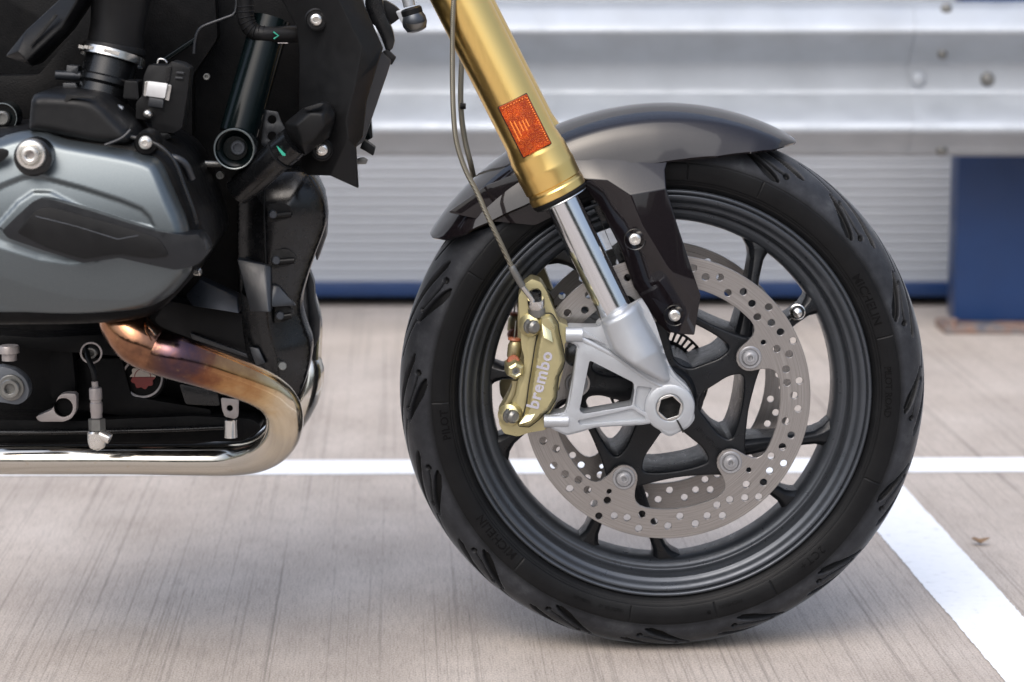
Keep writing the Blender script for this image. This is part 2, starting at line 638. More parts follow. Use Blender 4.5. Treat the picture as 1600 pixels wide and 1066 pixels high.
# ground: pale brushed concrete, broom lines running away from the camera
def ground_mat():
    m, t, b = nodes('brushed concrete')
    tc = N(t, 'ShaderNodeTexCoord')
    mp = N(t, 'ShaderNodeMapping')
    mp.inputs['Rotation'].default_value = (0, 0, R(-2.6))
    t.links.new(tc.outputs['Object'], mp.inputs[0])
    def str_noise(sx, sy, det, seed=0.0):
        q = N(t, 'ShaderNodeMapping')
        q.inputs['Scale'].default_value = (sx, sy, 1)
        q.inputs['Location'].default_value = (seed, seed*.7, 0)
        t.links.new(mp.outputs[0], q.inputs[0])
        n = N(t, 'ShaderNodeTexNoise', Scale=1, Detail=det, Roughness=.6)
        t.links.new(q.outputs[0], n.inputs['Vector'])
        return n.outputs[0]
    fine = str_noise(420, 22.0, 4)
    mid = str_noise(210, .9, 1, 4.2)
    mid2 = str_noise(130, .5, 1, 7.7)
    broad = str_noise(9, 3, 5, 9.1)
    grit = str_noise(430, 330, 4, 2.2)
    blot = str_noise(5, 4, 6, 1.3)
    def mul(a, b_, op='MULTIPLY'):
        q = N(t, 'ShaderNodeMath', _operation=op)
        for i, s in enumerate((a, b_)):
            if isinstance(s, (int, float)):
                q.inputs[i].default_value = s
            else:
                t.links.new(s, q.inputs[i])
        return q.outputs[0]
    base = ramp(t, blot, [(.30, (.385, .335, .292)), (.7, (.50, .446, .398))])
    spots = ramp(t, str_noise(26, 20, 3, 5.5), [(.24, .80), (.31, 1.0), (.7, 1.0)])
    f = ramp(t, fine, [(.30, .76), (.44, .95), (.6, 1.03), (.75, 1.10)])
    g = ramp(t, mid, [(.26, .78), (.345, .84), (.395, 1.0), (.7, 1.02)])
    g2 = ramp(t, mid2, [(.27, .80), (.33, .86), (.37, 1.0), (.7, 1.0)])
    h = ramp(t, broad, [(.35, .93), (.65, 1.05)])
    k = ramp(t, grit, [(.32, .62), (.45, .95), (.55, 1.03), (.68, 1.25)])
    c = base
    for s in (f, g, g2, h, k, spots):
        mx = N(t, 'ShaderNodeMix', _data_type='RGBA', _blend_type='MULTIPLY')
        mx.inputs[0].default_value = 1
        t.links.new(c, mx.inputs[6])
        t.links.new(s, mx.inputs[7])
        c = mx.outputs[2]
    t.links.new(c, b.inputs['Base Color'])
    b.inputs['Roughness'].default_value = .85
    bp = N(t, 'ShaderNodeBump', Strength=.5, Distance=.0012)
    t.links.new(mul(mul(fine, .7), mul(grit, .35), 'ADD'), bp.inputs['Height'])
    t.links.new(bp.outputs[0], b.inputs['Normal'])
    return m
M['ground'] = ground_mat()
def paint_mat():
    m, t, b = nodes('white road paint')
    tc = N(t, 'ShaderNodeTexCoord')
    n = N(t, 'ShaderNodeTexNoise', Scale=60, Detail=8, Roughness=.7)
    t.links.new(tc.outputs['Object'], n.inputs['Vector'])
    c = ramp(t, n.outputs[0], [(.28, (.60, .61, .62)), (.42, (.80, .82, .84)), (.8, (.86, .88, .90))])
    t.links.new(c, b.inputs['Base Color'])
    b.inputs['Roughness'].default_value = .6
    n2 = N(t, 'ShaderNodeTexNoise', Scale=350, Detail=3)
    t.links.new(tc.outputs['Object'], n2.inputs['Vector'])
    bp = N(t, 'ShaderNodeBump', Strength=.4, Distance=.001)
    t.links.new(n2.outputs[0], bp.inputs['Height'])
    t.links.new(bp.outputs[0], b.inputs['Normal'])
    return m
M['paint'] = paint_mat()
M['galv'] = mat('galvanised steel', (.39, .42, .455), metal=.45, rough=.52, var=.07, vscale=9, dust=.12)
M['cladding'] = mat('grey painted steel cladding', (.38, .405, .44), rough=.5, var=.05, vscale=3, dust=.05)
M['navy'] = mat('navy blue gloss paint', (.006, .033, .118), rough=.45, var=.12, vscale=5, dust=.03)
def rust_mat():
    m, t, b = nodes('rusty base plate')
    tc = N(t, 'ShaderNodeTexCoord')
    n = N(t, 'ShaderNodeTexNoise', Scale=16, Detail=7, Roughness=.7)
    t.links.new(tc.outputs['Object'], n.inputs['Vector'])
    c = ramp(t, n.outputs[0], [(.32, (.035, .05, .09)), (.44, (.16, .15, .15)), (.52, (.20, .12, .09)), (.62, (.26, .20, .17)), (.75, (.2, .1, .06))])
    t.links.new(c, b.inputs['Base Color'])
    b.inputs['Roughness'].default_value = .8
    return m
M['rust'] = rust_mat()
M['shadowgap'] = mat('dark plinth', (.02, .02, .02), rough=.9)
M['clip'] = mat('bright zinc clip', (.66, .66, .66), metal=.4, rough=.4)
M['lipgrey'] = mat('lighter grey frame lip', (.16, .18, .18), metal=.4, rough=.35)  # lighter grey for the rims of the tube end and pivot
M['leaf'] = mat('dry leaf', (.26, .17, .10), rough=.8, var=.3)
M['red'] = mat('dark red enamel', (.17, .015, .012), rough=.35)
M['cream'] = mat('worn cream enamel', (.42, .36, .30), rough=.5)

# ------------------------------------------------------------------ setting
def structure(o, kind='structure'):
    o['kind'] = kind
    return o
gv, gf = [], []
gx = [-40, -8, -3, 0, 3, 8, 40]
gy = [-40, -8, 0, 3, 6, 10, 60]
for y in gy:
    for x in gx:
        gv.append((x, y, 0))
for j in range(6):
    for i in range(6):
        a = j*7+i
        gf.append((a, a+1, a+8, a+7))
ground = structure(mesh_obj('ground', gv, gf, M['ground'], smooth=0))
def ragged_strip(a0, a1, b0, b1, n=160, amp=.0011):
    """sheet between edge a0-a1 and edge b0-b1 with slightly ragged painted edges, 4 mm proud"""
    V = []
    Fc = []
    for i in range(n+1):
        t = i/n
        for e, (p, q) in enumerate(((a0, a1), (b0, b1))):
            x = p[0]+(q[0]-p[0])*t
            y = p[1]+(q[1]-p[1])*t
            j = amp*(.35*math.sin(t*97+e*3)+random.uniform(-.8, .8))
            dx, dy = q[0]-p[0], q[1]-p[1]
            L = math.hypot(dx, dy)
            V.append((x-dy/L*j, y+dx/L*j, .0012))
    for i in range(n):
        Fc.append((2*i, 2*i+1, 2*i+3, 2*i+2))
    return V, Fc
def G(x, y):
    """ground point under photo pixel"""
    ph = TH + math.atan((y-533)/F)
    a = (x-800)/F
    b = (y-533)/F
    dy = math.cos(TH)-b*math.sin(TH)
    dz = -math.sin(TH)-b*math.cos(TH)
    s = -H/dz
    return (a*s, dy*s)
# bay line parallel to the wall, and the line that runs towards the camera
l0 = G(620, 719.5); l1 = G(1500, 716)
k0 = G(620, 742); k1 = G(1500, 739)
def ext(p, q, x):
    t = (x-p[0])/(q[0]-p[0])
    return (x, p[1]+(q[1]-p[1])*t)
V, Fc = ragged_strip(ext(l0, l1, -6), ext(l0, l1, 6), ext(k0, k1, -6), ext(k0, k1, 6), n=1600)
structure(mesh_obj('painted_line', V, Fc, M['paint'], smooth=0))
pL0 = G(1374, 836); pL1 = G(1571, 1066)
pR0 = G(1450, 802); pR1 = G(1600, 966)
def exty(p, q, y):
    t = (y-p[1])/(q[1]-p[1])
    return (p[0]+(q[0]-p[0])*t, y)
ytop = k0[1]+(k1[1]-k0[1])*.8-.002
V, Fc = ragged_strip(exty(pL0, pL1, -1), exty(pL0, pL1, ytop), exty(pR0, pR1, -1), exty(pR0, pR1, ytop), n=700)
structure(mesh_obj('painted_line', V, Fc, M['paint'], smooth=0))

# unseen dark skyline behind the camera, added to darken reflections
hv = []
hf_ = []
for i in range(81):
    x = -60+120*i/80
    h_ = 5.2+1.1*math.sin(i*.7)+.8*math.sin(i*1.9+1)
    hv += [(x, -22-4*math.sin(i*.35), -.2), (x, -24-4*math.sin(i*.35), h_*.75), (x, -28, h_), (x, -39, -.2)]
for i in range(80):
    for j in range(3):
        a = i*4+j
        hf_.append((a, a+1, a+5, a+4))
structure(mesh_obj('reflection_backdrop', hv, hf_, mat('dark reflection backdrop', (.030, .036, .024), rough=.9, var=.5, vscale=1.5), smooth=30))

def thing(name, label, cat, loc, group=None):
    o = bpy.data.objects.new(name, None)
    S.collection.objects.link(o)
    o.location = loc
    o.empty_display_size = .1
    o['label'] = label
    o['category'] = cat
    if group:
        o['group'] = group
    return o
# clad wall behind
WY = 5.50
wall = thing('clad_wall', 'long pale grey ribbed metal wall behind the steel barrier, with a navy blue foot rail', 'wall', (0, WY, 0))
z_blue1 = P(800, 440, WY).z
z_blue0 = P(800, 462, WY).z
V = []
Fc = []
prof = []
z = z_blue1
pitch = .0200
while z < 2.6:
    prof += [(z, 0), (z+pitch*.62, 0), (z+pitch*.74, .0022), (z+pitch*.88, .0022)]
    z += pitch
prof.append((z, 0))
for z, d in prof:
    V.append((-8, WY+d, z)); V.append((8, WY+d, z))
for i in range(len(prof)-1):
    Fc.append((2*i, 2*i+1, 2*i+3, 2*i+2))
b = len(V)
V += [(-8, WY+.12, prof[0][0]), (8, WY+.12, prof[0][0]), (8, WY+.12, prof[-1][0]), (-8, WY+.12, prof[-1][0])]
t0 = 2*len(prof)-2
Fc += [(b+1, b, b+3, b+2), (0, b, b+1, 1), (t0, t0+1, b+2, b+3)]
mesh_obj('cladding', V, Fc, M['cladding'], wall, smooth=25)
V, Fc = box((0, WY+.03, (z_blue0+z_blue1)/2), (16, .10, z_blue1-z_blue0-.001))
mesh_obj('foot_rail', V, Fc, M['navy'], wall, bevel=.003)
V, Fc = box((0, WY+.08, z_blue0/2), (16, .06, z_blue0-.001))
mesh_obj('gap_shade', V, Fc, M['shadowgap'], wall)  # near-black strip standing in for the shaded gap below the rail

# blue post with rusty base plate
PY = 5.17
bl = P(1491, 500, PY)
post_w = .20
post = thing('barrier_post', 'navy blue steel post on a rusty base plate behind the crash barrier', 'post', (bl.x+post_w/2, PY+.1, 0))
pc = bl.x+post_w/2
V, Fc = box((pc, PY+.045, .46), (post_w, .09, .884))
mesh_obj('column', V, Fc, M['navy'], post, bevel=.002)
V, Fc = box((pc+.005, PY-.005, .008), (.27, .12, .016))
mesh_obj('base_plate', V, Fc, M['rust'], post, bevel=.003)
for sx in (-1, 1):
    for yy in (-.045,):
        V, Fc = lathe([(.014, 0), (.014, .012), (.010, .014), (0, .014)], (pc+.005+sx*.118, PY+yy, .016), (0, 0, 1), 6)
        mesh_obj('anchor_nut', V, Fc, M['rust'], post, smooth=0)

# W-beam crash barrier
BY = 4.95
def bz(y):
    return P(800, y, BY).z
bar = thing('crash_barrier', 'galvanised steel corrugated crash barrier running across behind the motorcycle', 'barrier', (0, BY, 0))
ZT = bz(4)
ZB = bz(247)
prof = [(ZT, .030), (ZT-.004, .020), (bz(12), .004), (bz(26), -.012), (bz(40), -.026), (bz(48), -.030), (bz(54), -.026), (bz(62), -.012), (bz(80), .018), (bz(96), .038), (bz(104), .044),
        (bz(112), .046), (bz(130), .046), (bz(146), .044), (bz(153), .036), (bz(165), .018), (bz(178), -.006), (bz(190), -.024), (bz(200), -.030), (bz(207), -.026), (bz(214), -.014), (bz(228), .008), (bz(240), .022), (ZB+.004, .030), (ZB, .040)]
prof = spline(prof, 4)
th = .0035
V = []
Fc = []
xs = np.linspace(-7, 7, 8)
m = len(prof)
for s in (0, 1):
    for x in xs:
        for z, d in prof:
            V.append((x, BY+d+s*th, z))
nx = len(xs)
for s in (0, 1):
    for i in range(nx-1):
        for j in range(m-1):
            a = s*nx*m+i*m+j
            q = (a, a+1, a+m+1, a+m)
            Fc.append(q if s == 0 else q[::-1])
for i in range(nx-1):
    for j in (0, m-1):
        a = i*m+j
        Fc.append((a, a+m, a+m+nx*m, a+nx*m))
mesh_obj('rail_beam', V, Fc, M['galv'], bar, smooth=50)
# lapped end of the next rail
x0 = P(1425, 120, BY).x
V2 = []
F2 = []
for s in (0, 1):
    for x in (x0, x0+3.0):
        for z, d in prof:
            V2.append((x, BY+d-.0045+s*.003, z))
for s in (0, 1):
    for j in range(m-1):
        a = s*2*m+j
        q = (a, a+1, a+m+1, a+m)
        F2.append(q if s == 0 else q[::-1])
for j in range(m-1):
    F2.append((j, j+2*m, j+1+2*m, j+1))
mesh_obj('rail_lap', V2, F2, M['galv'], bar, smooth=50)
for (bx, by, r, mm) in ((1478, 14, .011, 'dullbolt'), (1475, 85, .010, 'dullbolt'), (1440, 126, .016, 'galv'), (1549, 126, .014, 'dullbolt'), (1473, 236, .011, 'dullbolt')):
    q = P(bx, by, BY)
    d = np.interp(-q.z, [-p[0] for p in prof], [p[1] for p in prof])
    V, Fc = lathe([(r, 0), (r, .003), (r*.8, .007), (r*.3, .009), (0, .009)], (q.x, BY+d-.004, q.z), (0, -1, 0), 16)
    mesh_obj('barrier_bolt', V, Fc, M[mm], bar)
V, Fc = box((pc, (BY+PY)/2+.025, (ZT+ZB)/2), (.09, PY-BY-.055, .2))
mesh_obj('spacer_block', V, Fc, M['galv'], bar, bevel=.003)

# dry leaf on the concrete
q = G(1532, 853)
lp = [(-.017, 0), (-.010, .005), (0, .006), (.009, .004), (.018, .001), (.010, -.004), (0, -.005), (-.010, -.004)]
V = [(q[0]+x*.72, q[1]+y*1.3, .004+.006*abs(x)/.018+.003*abs(y)/.006) for x, y in lp] + [(q[0], q[1], .003)]
V += [(v[0], v[1], v[2]+.0008) for v in V]
Fc = [(i, (i+1) % 8, 8) for i in range(8)] + [((i+1) % 8+9, i+9, 17) for i in range(8)] + [(i, i+9, (i+1) % 8+9, (i+1) % 8) for i in range(8)]
o = mesh_obj('dry_leaf', V, Fc, M['leaf'])
o['label'] = 'tiny curled brown leaf lying on the concrete right of the slanted white line'
o['category'] = 'leaf'

# ================================================================== MOTORCYCLE
C = Vector((0.1706, 2.868, 0.2982))
PSI = R(1.5)
WU = Vector((math.cos(PSI), math.sin(PSI), 0))
WA = Vector((-math.sin(PSI), math.cos(PSI), 0))
moto = thing('motorcycle', 'dark motorcycle with gold fork legs, seen from its right side on pale concrete', 'motorcycle', (C.x, C.y, 0))
def Wt(V):
    """wheel space (x forward, y along the axle away from camera, z up) to world"""
    return [tuple(C + WU*v[0] + WA*v[1] + Vector((0, 0, v[2]))) for v in V]
def part(name, vf, m, parent=None, **kw):
    return mesh_obj(name, vf[0], vf[1], M[m], parent or moto, **kw)
def wpart(name, vf, m, parent=None, **kw):
    return mesh_obj(name, Wt(vf[0]), vf[1], M[m], parent or moto, **kw)
def arc(r, a0, a1, n, cx=0, cz=0):
    return [(cx+r*math.cos(R(a0+(a1-a0)*i/n)), cz+r*math.sin(R(a0+(a1-a0)*i/n))) for i in range(n+1)]
def circ(x, z, r, n=16):
    return [(x+r*math.cos(2*PI*i/n), z+r*math.sin(2*PI*i/n)) for i in range(n)]

# ---- tyre: lathe-like grid displaced inwards along real tread grooves
prof = [(-.046, .2275), (-.0505, .2325), (-.0545, .2365), (-.0555, .2385), (-.0585, .2430), (-.0603, .2500), (-.0606, .2560), (-.0600, .2620), (-.0582, .2690), (-.0545, .2765), (-.0490, .2830),
        (-.0420, .2882), (-.0330, .2925), (-.0230, .2955), (-.0120, .2975), (0, .2982)]
ph = spline(prof, 9)
full = [tuple(p) for p in ph] + [(-p[0], p[1]) for p in ph[-2::-1]]
full = np.array(full)
# closing inner side
seg = np.hypot(np.diff(full[:, 0]), np.diff(full[:, 1]))
sarc = np.concatenate([[0], np.cumsum(seg)])
mid = sarc[len(sarc)//2]
lat = sarc-mid            # signed distance across from the crown line
nrm = np.zeros_like(full)
dx = np.gradient(full[:, 0]); dr = np.gradient(full[:, 1])
L = np.hypot(dx, dr)
nrm[:, 0] = -dr/L; nrm[:, 1] = dx/L
NA = 2160
ang = np.arange(NA)*2*PI/NA
mper = .298               # metres per radian at the tread
PER = 2*PI/16
# grooves, near side: polyline of (degrees ahead, lateral distance from crown, half width)
near = [
    [(-1.0, -.0690, .0012), (0.3, -.0672, .0040), (2.5, -.0625, .0050), (5.0, -.0555, .0044), (7.5, -.0480, .0032), (9.0, -.0440, .0020)],
    [(-6.2, -.0500, .0012), (-5.0, -.0480, .0036), (-2.0, -.0420, .0044), (2.0, -.0335, .0038), (6.0, -.0250, .0036), (11, -.0150, .0030), (15, -.0060, .0016)],
]
thin = [[(-2.2, -.0585, .0012), (0.5, -.0560, .0012), (3.5, -.0500, .0012), (6.2, -.0430, .0012)], [(9, -.0380, .0011), (13, -.0290, .0011), (18, -.0180, .0011)]]
dots = [(-2.3, -.0590, .0036), (6.3, -.0425, .0028)]
dep = np.zeros((NA, len(lat)))
def stamp(lines, depth, soft):
    global dep
    for ln in lines:
        for k in range(len(ln)-1):
            (a0, l0_, w0), (a1, l1_, w1) = ln[k], ln[k+1]
            for rep in range(16):
                for side in (1, -1):
                    base = rep*PER + (0 if side == 1 else PER*.5)
                    A0 = base+R(a0); A1 = base+R(a1)
                    lo, hi = min(A0, A1)-.05, max(A0, A1)+.05
                    i0, i1 = int(lo/(2*PI)*NA), int(hi/(2*PI)*NA)+1
                    idx = np.arange(i0, i1)
                    aa = idx*2*PI/NA*mper
                    X = aa[:, None]-A0*mper
                    Yv = (lat*side)[None, :]-l0_
                    vx = (A1-A0)*mper; vy = l1_-l0_
                    LL = vx*vx+vy*vy
                    t_ = np.clip((X*vx+Yv*vy)/LL, 0, 1)
                    d = np.hypot(X-t_*vx, Yv-t_*vy)
                    wv = w0+(w1-w0)*t_
                    v = np.clip((wv-d)/soft+.5, 0, 1)*depth
                    ii = idx % NA
                    dep[ii] = np.maximum(dep[ii], v)
stamp(near, .0062, .0012)
stamp(thin, .0030, .0014)
stamp([[(a, l, w_), (a+.02, l, w_)] for a, l, w_ in dots], .0050, .0014)
# fine raised ribs on the lower sidewall and radial index ticks
rr_ = full[:, 1]
for a_ in (-4, -42, -80, -96, -118, -150, 162, 128, 66, 47):
    i = int((a_ % 360)/360*NA)
    m_ = (rr_ > .243) & (rr_ < .262)
    dep[i % NA, m_] = np.maximum(dep[i % NA, m_], .0012)
    dep[(i+1) % NA, m_] = np.maximum(dep[(i+1) % NA, m_], .0012)
dep[:, (rr_ > .2615) & (rr_ < .2630)] += .0005
dep[:, (rr_ > .2405) & (rr_ < .2417)] += .0005
ys = full[:, 0][None, :]-nrm[:, 0][None, :]*dep*1.0
rs = full[:, 1][None, :]-nrm[:, 1][None, :]*dep*1.0
# make sure normals point outwards
if nrm[len(lat)//2, 1] < 0:
    ys = full[:, 0][None, :]+nrm[:, 0][None, :]*dep
    rs = full[:, 1][None, :]+nrm[:, 1][None, :]*dep
TWIST = R(19.2)
ca = np.cos(ang+TWIST)[:, None]; sa = np.sin(ang+TWIST)[:, None]
Vv = np.stack([rs*ca, ys, rs*sa], -1)
# slight flat where it stands
Vv[..., 2] = np.maximum(Vv[..., 2], -.2972)
nl = len(lat)
Vv = Vv.reshape(-1, 3).tolist()
i = np.arange(NA)[:, None]; j = np.arange(nl-1)[None, :]
a = i*nl+j
b = ((i+1) % NA)*nl+j
Fq = np.stack([a, b, b+1, a+1], -1).reshape(-1, 4)
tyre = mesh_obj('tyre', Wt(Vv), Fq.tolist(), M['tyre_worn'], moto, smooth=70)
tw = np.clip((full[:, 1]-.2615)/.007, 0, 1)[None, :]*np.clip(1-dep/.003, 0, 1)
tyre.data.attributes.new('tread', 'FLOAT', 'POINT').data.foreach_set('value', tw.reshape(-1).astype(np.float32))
def prof_y(r):
    """near sidewall position at radius r"""
    h = [(p[1], p[0]) for p in ph]
    return float(np.interp(r, [q[0] for q in h], [q[1] for q in h]))
def arc_text(s, size, r, deg, name, parent, m='letter', depth=.0004, bold=0.0, spacing=1.05, ydef=None, sx=1.0):
    """text running clockwise (tops outwards) whose middle sits at deg"""
    V, Fc = textmesh(s, size, depth, bold=bold, spacing=spacing)
    xs_ = [v[0] for v in V]
    xm = (min(xs_)+max(xs_))/2
    W = []
    for x, y, z in V:
        rad = r + z - size*.35
        t_ = R(deg) - (x-xm)*sx/r
        yy = (prof_y(rad) if ydef is None else ydef) + y*1.0 - .00015
        W.append((rad*math.cos(t_), yy, rad*math.sin(t_)))
    return wpart(name, (W, Fc), m, parent, smooth=0)
arc_text('MICHELIN', .0135, .2490, 220, 'brand_lettering', tyre, bold=.0003)
arc_text('PILOT', .0125, .2490, 187, 'brand_lettering', tyre, bold=.0003)
arc_text('MICHELIN', .0135, .2490, 26, 'brand_lettering', tyre, bold=.0003)
arc_text('PILOT ROAD', .0105, .2490, 1, 'brand_lettering', tyre, bold=.0002, spacing=.95)
arc_text('MICHELIN', .0060, .2500, -72.5, 'small_lettering', tyre)
arc_text('®', .0060, .2530, -78.5, 'small_lettering', tyre)
arc_text('2CT+', .0125, .2500, -48, 'small_lettering', tyre, spacing=1.2)
arc_text('120/70 ZR 17', .0050, .2500, -104, 'small_lettering', tyre)
arc_text('TUBELESS', .0050, .2500, -112, 'small_lettering', tyre)

# ---- rim
rp = [(-.044, .2235), (-.0475, .2300), (-.0505, .2318), (-.0535, .2308), (-.0542, .2290), (-.0528, .2272), (-.0500, .2266), (-.0502, .2256), (-.0520, .2250), (-.0520, .2225), (-.0500, .2195), (-.0462, .2165),
      (-.0445, .2140), (-.0435, .2120), (-.0405, .2105), (-.0350, .2098), (-.0300, .2092), (-.0268, .2070), (-.0262, .2052), (-.0262, .2030), (-.0240, .1990), (-.0215, .1965), (-.0170, .1945), (-.0100, .1935)]
rp2 = spline(rp, 3)
rp2 = [tuple(q) for q in rp2]
fullrim = rp2 + [(-y, r) for y, r in rp2[::-1]]
outer = [(.044, .2190), (.02, .2085), (-.02, .2085), (-.044, .2190)]
vf = lathe([(r, y) for y, r in fullrim+outer], (0, 0, 0), (0, 1, 0), 256, closed=True)
rim = wpart('wheel_rim', vf, 'rim', smooth=50)

# ---- cast centre: hub, five arms, ring bars and ten spokes
boltang = [27+72*k-.6 for k in range(5)]
RB = .1025
def pol(r, a):
    return (r*math.cos(R(a)), r*math.sin(R(a)))
outer = []
for k in range(5):
    a = boltang[k]
    # outline: pointed lobes at the disc bolts, slightly bowed sides between them
    outer += [pol(.1155, a-7), pol(.1175, a), pol(.1155, a+7), pol(.104, a+15), pol(.0965, a+27), pol(.0945, a+36), pol(.0965, a+45), pol(.104, a+57)]
outer = chaikin(outer, 2)
holes = []
for k in range(5):
    a = boltang[k]
    holes.append(rnd([pol(.0410, a+22), pol(.0740, a+8.8), pol(.0905, a+10.5), pol(.0880, a+23), pol(.0865, a+36), pol(.0880, a+49), pol(.0905, a+61.5), pol(.0740, a+63.2), pol(.0410, a+50), pol(.038, a+36)], .010, 4))
vf = plate(outer, -.0545, .104, holes)
spider = wpart('wheel_centre', vf, 'hub', bevel=.0032, seg=3, smooth=40)
vf = join(lathe([(.0, -.060), (.030, -.060), (.034, -.056), (.036, -.050), (.044, -.046), (.044, .046), (.036, .050), (.034, .06), (0, .06)], (0, 0, 0), (0, 1, 0), 48))
wpart('hub_core', vf, 'hub', spider)
rimang = [(57, 30), (-16, -41.5), (-89, -115.5), (-160.5, -186), (-233, -258)]
order = {0: 0, 4: 1, 3: 2, 2: 3, 1: 4}
for k in range(5):
    a = boltang[k]
    pair = rimang[{0: 0, 4: 1, 3: 2, 2: 3, 1: 4}[k]]
    for ri, ra in enumerate(pair):
        p0 = Vector(pol(.101, a+(5 if ri == 0 else -2)))
        p1 = Vector(pol(.1965, ra))
        d = (p1-p0)
        n_ = Vector((-d.y, d.x)).normalized()
        secs = []
        for t_, wd, y0_, y1_ in ((-.05, .012, .040, .040), (.15, .0095, .037, .037), (.4, .0076, .031, .031), (.7, .0068, .026, .026), (.86, .0078, .023, .023), (.95, .0115, .021, .021), (1.03, .0190, .020, .020)):
            c_ = p0+d*t_
            secs.append([(c_+n_*wd, -y0_+.006), (c_+n_*wd*.45, -y0_), (c_-n_*wd*.45, -y0_), (c_-n_*wd, -y0_+.006), (c_-n_*wd, y1_-.006), (c_-n_*wd*.45, y1_), (c_+n_*wd*.45, y1_), (c_+n_*wd, y1_-.006)])
        V = []
        Fc = []
        for s_ in secs:
            for q, y in s_:
                V.append((q.x, y, q.y))
        for i_ in range(len(secs)-1):
            for j_ in range(8):
                j2 = (j_+1) % 8
                Fc.append((i_*8+j_, i_*8+j2, (i_+1)*8+j2, (i_+1)*8+j_))
        Fc.append(tuple(range(8))[::-1])
        Fc.append(tuple((len(secs)-1)*8+j_ for j_ in range(8)))
        bm = bmesh.new()
        wpart('spoke', (V, Fc), 'hub', spider, bevel=.0012, smooth=50)
        bm.free()
# cast lettering on the arms
def line_text(s, size, x, z, rotdeg, y, name, parent, m, depth=.0005, bold=0, spacing=1.0, wheel=True, ital=0):
    V, Fc = textmesh(s, size, depth, bold=bold, spacing=spacing, ital=ital)
    xm = (min(v[0] for v in V)+max(v[0] for v in V))/2
    zm = size*.35
    c_, s_ = math.cos(R(rotdeg)), math.sin(R(rotdeg))
    W = [(x+(v[0]-xm)*c_-(v[2]-zm)*s_, y+v[1], z+(v[0]-xm)*s_+(v[2]-zm)*c_) for v in V]
    if wheel:
        W = Wt(W)
    return mesh_obj(name, W, Fc, M[m], parent, smooth=0)
x_, z_ = pol(.068, boltang[4])
line_text('J17 x MT3.50', .0065, x_, z_, boltang[4], -.0545, 'cast_lettering', spider, 'hub', depth=.0010)
# valve with cap on the forward spoke
x_, z_ = pol(.1745, 31.5)
vf = join(lathe([(.0055, -.02), (.0055, .0), (.0088, .001), (.0092, .0025), (.0092, .006), (.0082, .0065), (.0080, .009), (.0070, .0125), (.0045, .0155), (0, .0168)], (x_, -.030, z_), (-.12, -1, 0), 20))
wpart('valve_cap', vf, 'steel', rim)
# toothed sensor ring on the far side of the hub
vf = []
for k in range(48):
    a = 360*k/48
    vf.append(plate([pol(.0465, a), pol(.0570, a), pol(.0570, a+3.2), pol(.0465, a+3.2)], .056, .002))
vf.append(plate([pol(.0600, a) for a in range(0, 360, 5)], .056, .0021, [[pol(.0570, a) for a in range(0, 360, 5)]]))
vf.append(plate([pol(.0470, a) for a in range(0, 360, 5)], .056, .0021, [[pol(.0400, a) for a in range(0, 360, 5)]]))
wpart('sensor_ring', join(*vf), 'hub', spider, smooth=0)

# ---- brake discs
hp = [(-119.3, 212), (-119.6, 184), (-113.4, 201), (-107.7, 197), (-101.5, 186), (-101.6, 209), (-95.3, 195), (-89, 201), (-83.3, 187), (-76.9, 203), (-70.9, 196), (-64.6, 205), (-64.8, 186), (-58.3, 188), (-52.1, 199)]
def disc_part(ysurf, side, nm):
    ro = []
    for k in range(240):
        ro.append(pol(.1600, 360*k/240))
    ri = []
    for k in range(5):
        a = boltang[k]
        bc = Vector(pol(RB, a))
        e = Vector((math.cos(R(a)), math.sin(R(a)))); f = Vector((-e.y, e.x))
        ri.append(pol(.1265, a-17))
        ri += [pol(.1255, a-14.2), pol(.1225, a-11.8), pol(.1175, a-10.2), pol(.110, a-9.2)]
        for q in range(-70, 71, 20):
            v = bc - e*math.cos(R(q))*.0155 + f*math.sin(R(q))*.0155
            ri.append((v.x, v.y))
        ri += [pol(.110, a+9.2), pol(.1175, a+10.2), pol(.1225, a+11.8), pol(.1255, a+14.2)]
        for q in range(17, 55, 4):
            ri.append(pol(.1265, a+q))
    hs_ = [ri]
    for k in range(5):
        for a, r in hp:
            c_ = pol(.160*r/221, a+72*k)
            hs_.append(circ(c_[0], c_[1], .0041, 14))
        c_ = pol(.1235, boltang[k]+(-3.5 if k % 2 else 4))
        hs_.append(circ(c_[0], c_[1], .0030, 10))
    vf = plate(ro, ysurf, .0045, hs_)
    o = wpart(nm, vf, 'disc', bevel=.0004, seg=1, smooth=30)
    me = o.data
    at = me.attributes.new('rad', 'FLOAT', 'POINT')
    off = Vector(moto.location)
    vals = []
    for v in me.vertices:
        p = v.co+off-C
        vals.append(math.hypot(p.dot(WU), p.z))
    at.data.foreach_set('value', vals)
    for k in range(5):
        x, z = pol(RB, boltang[k])
        if side < 0:
            vf = lathe([(.0128, 0), (.0128, .0012), (.0118, .002), (.0098, .002), (.0092, .0012), (.0086, .0024), (.0078, .0034), (.0052, .0036), (.0044, .0042), (.0028, .0042), (.0024, .0012), (0, .0012)], (x, ysurf, z), (0, -1, 0), 28)
        else:
            vf = lathe([(.0128, 0), (.0118, .002), (0, .003)], (x, ysurf+.0045, z), (0, 1, 0), 20)
        wpart('disc_rivet', vf, 'lug2', o)
    return o
M['lug2'] = mat('grey plated fixing', (.30, .30, .31), metal=.6, rough=.42, var=.15)
disc = disc_part(-.0690, -1, 'brake_disc')
disc2 = disc_part(.0645, 1, 'brake_disc')
wpart('axle', lathe([(.012, -.085), (.0135, -.080), (.0135, .080), (.012, .085), (0, .085)], (0, 0, 0), (0, 1, 0), 24), 'dullbolt')
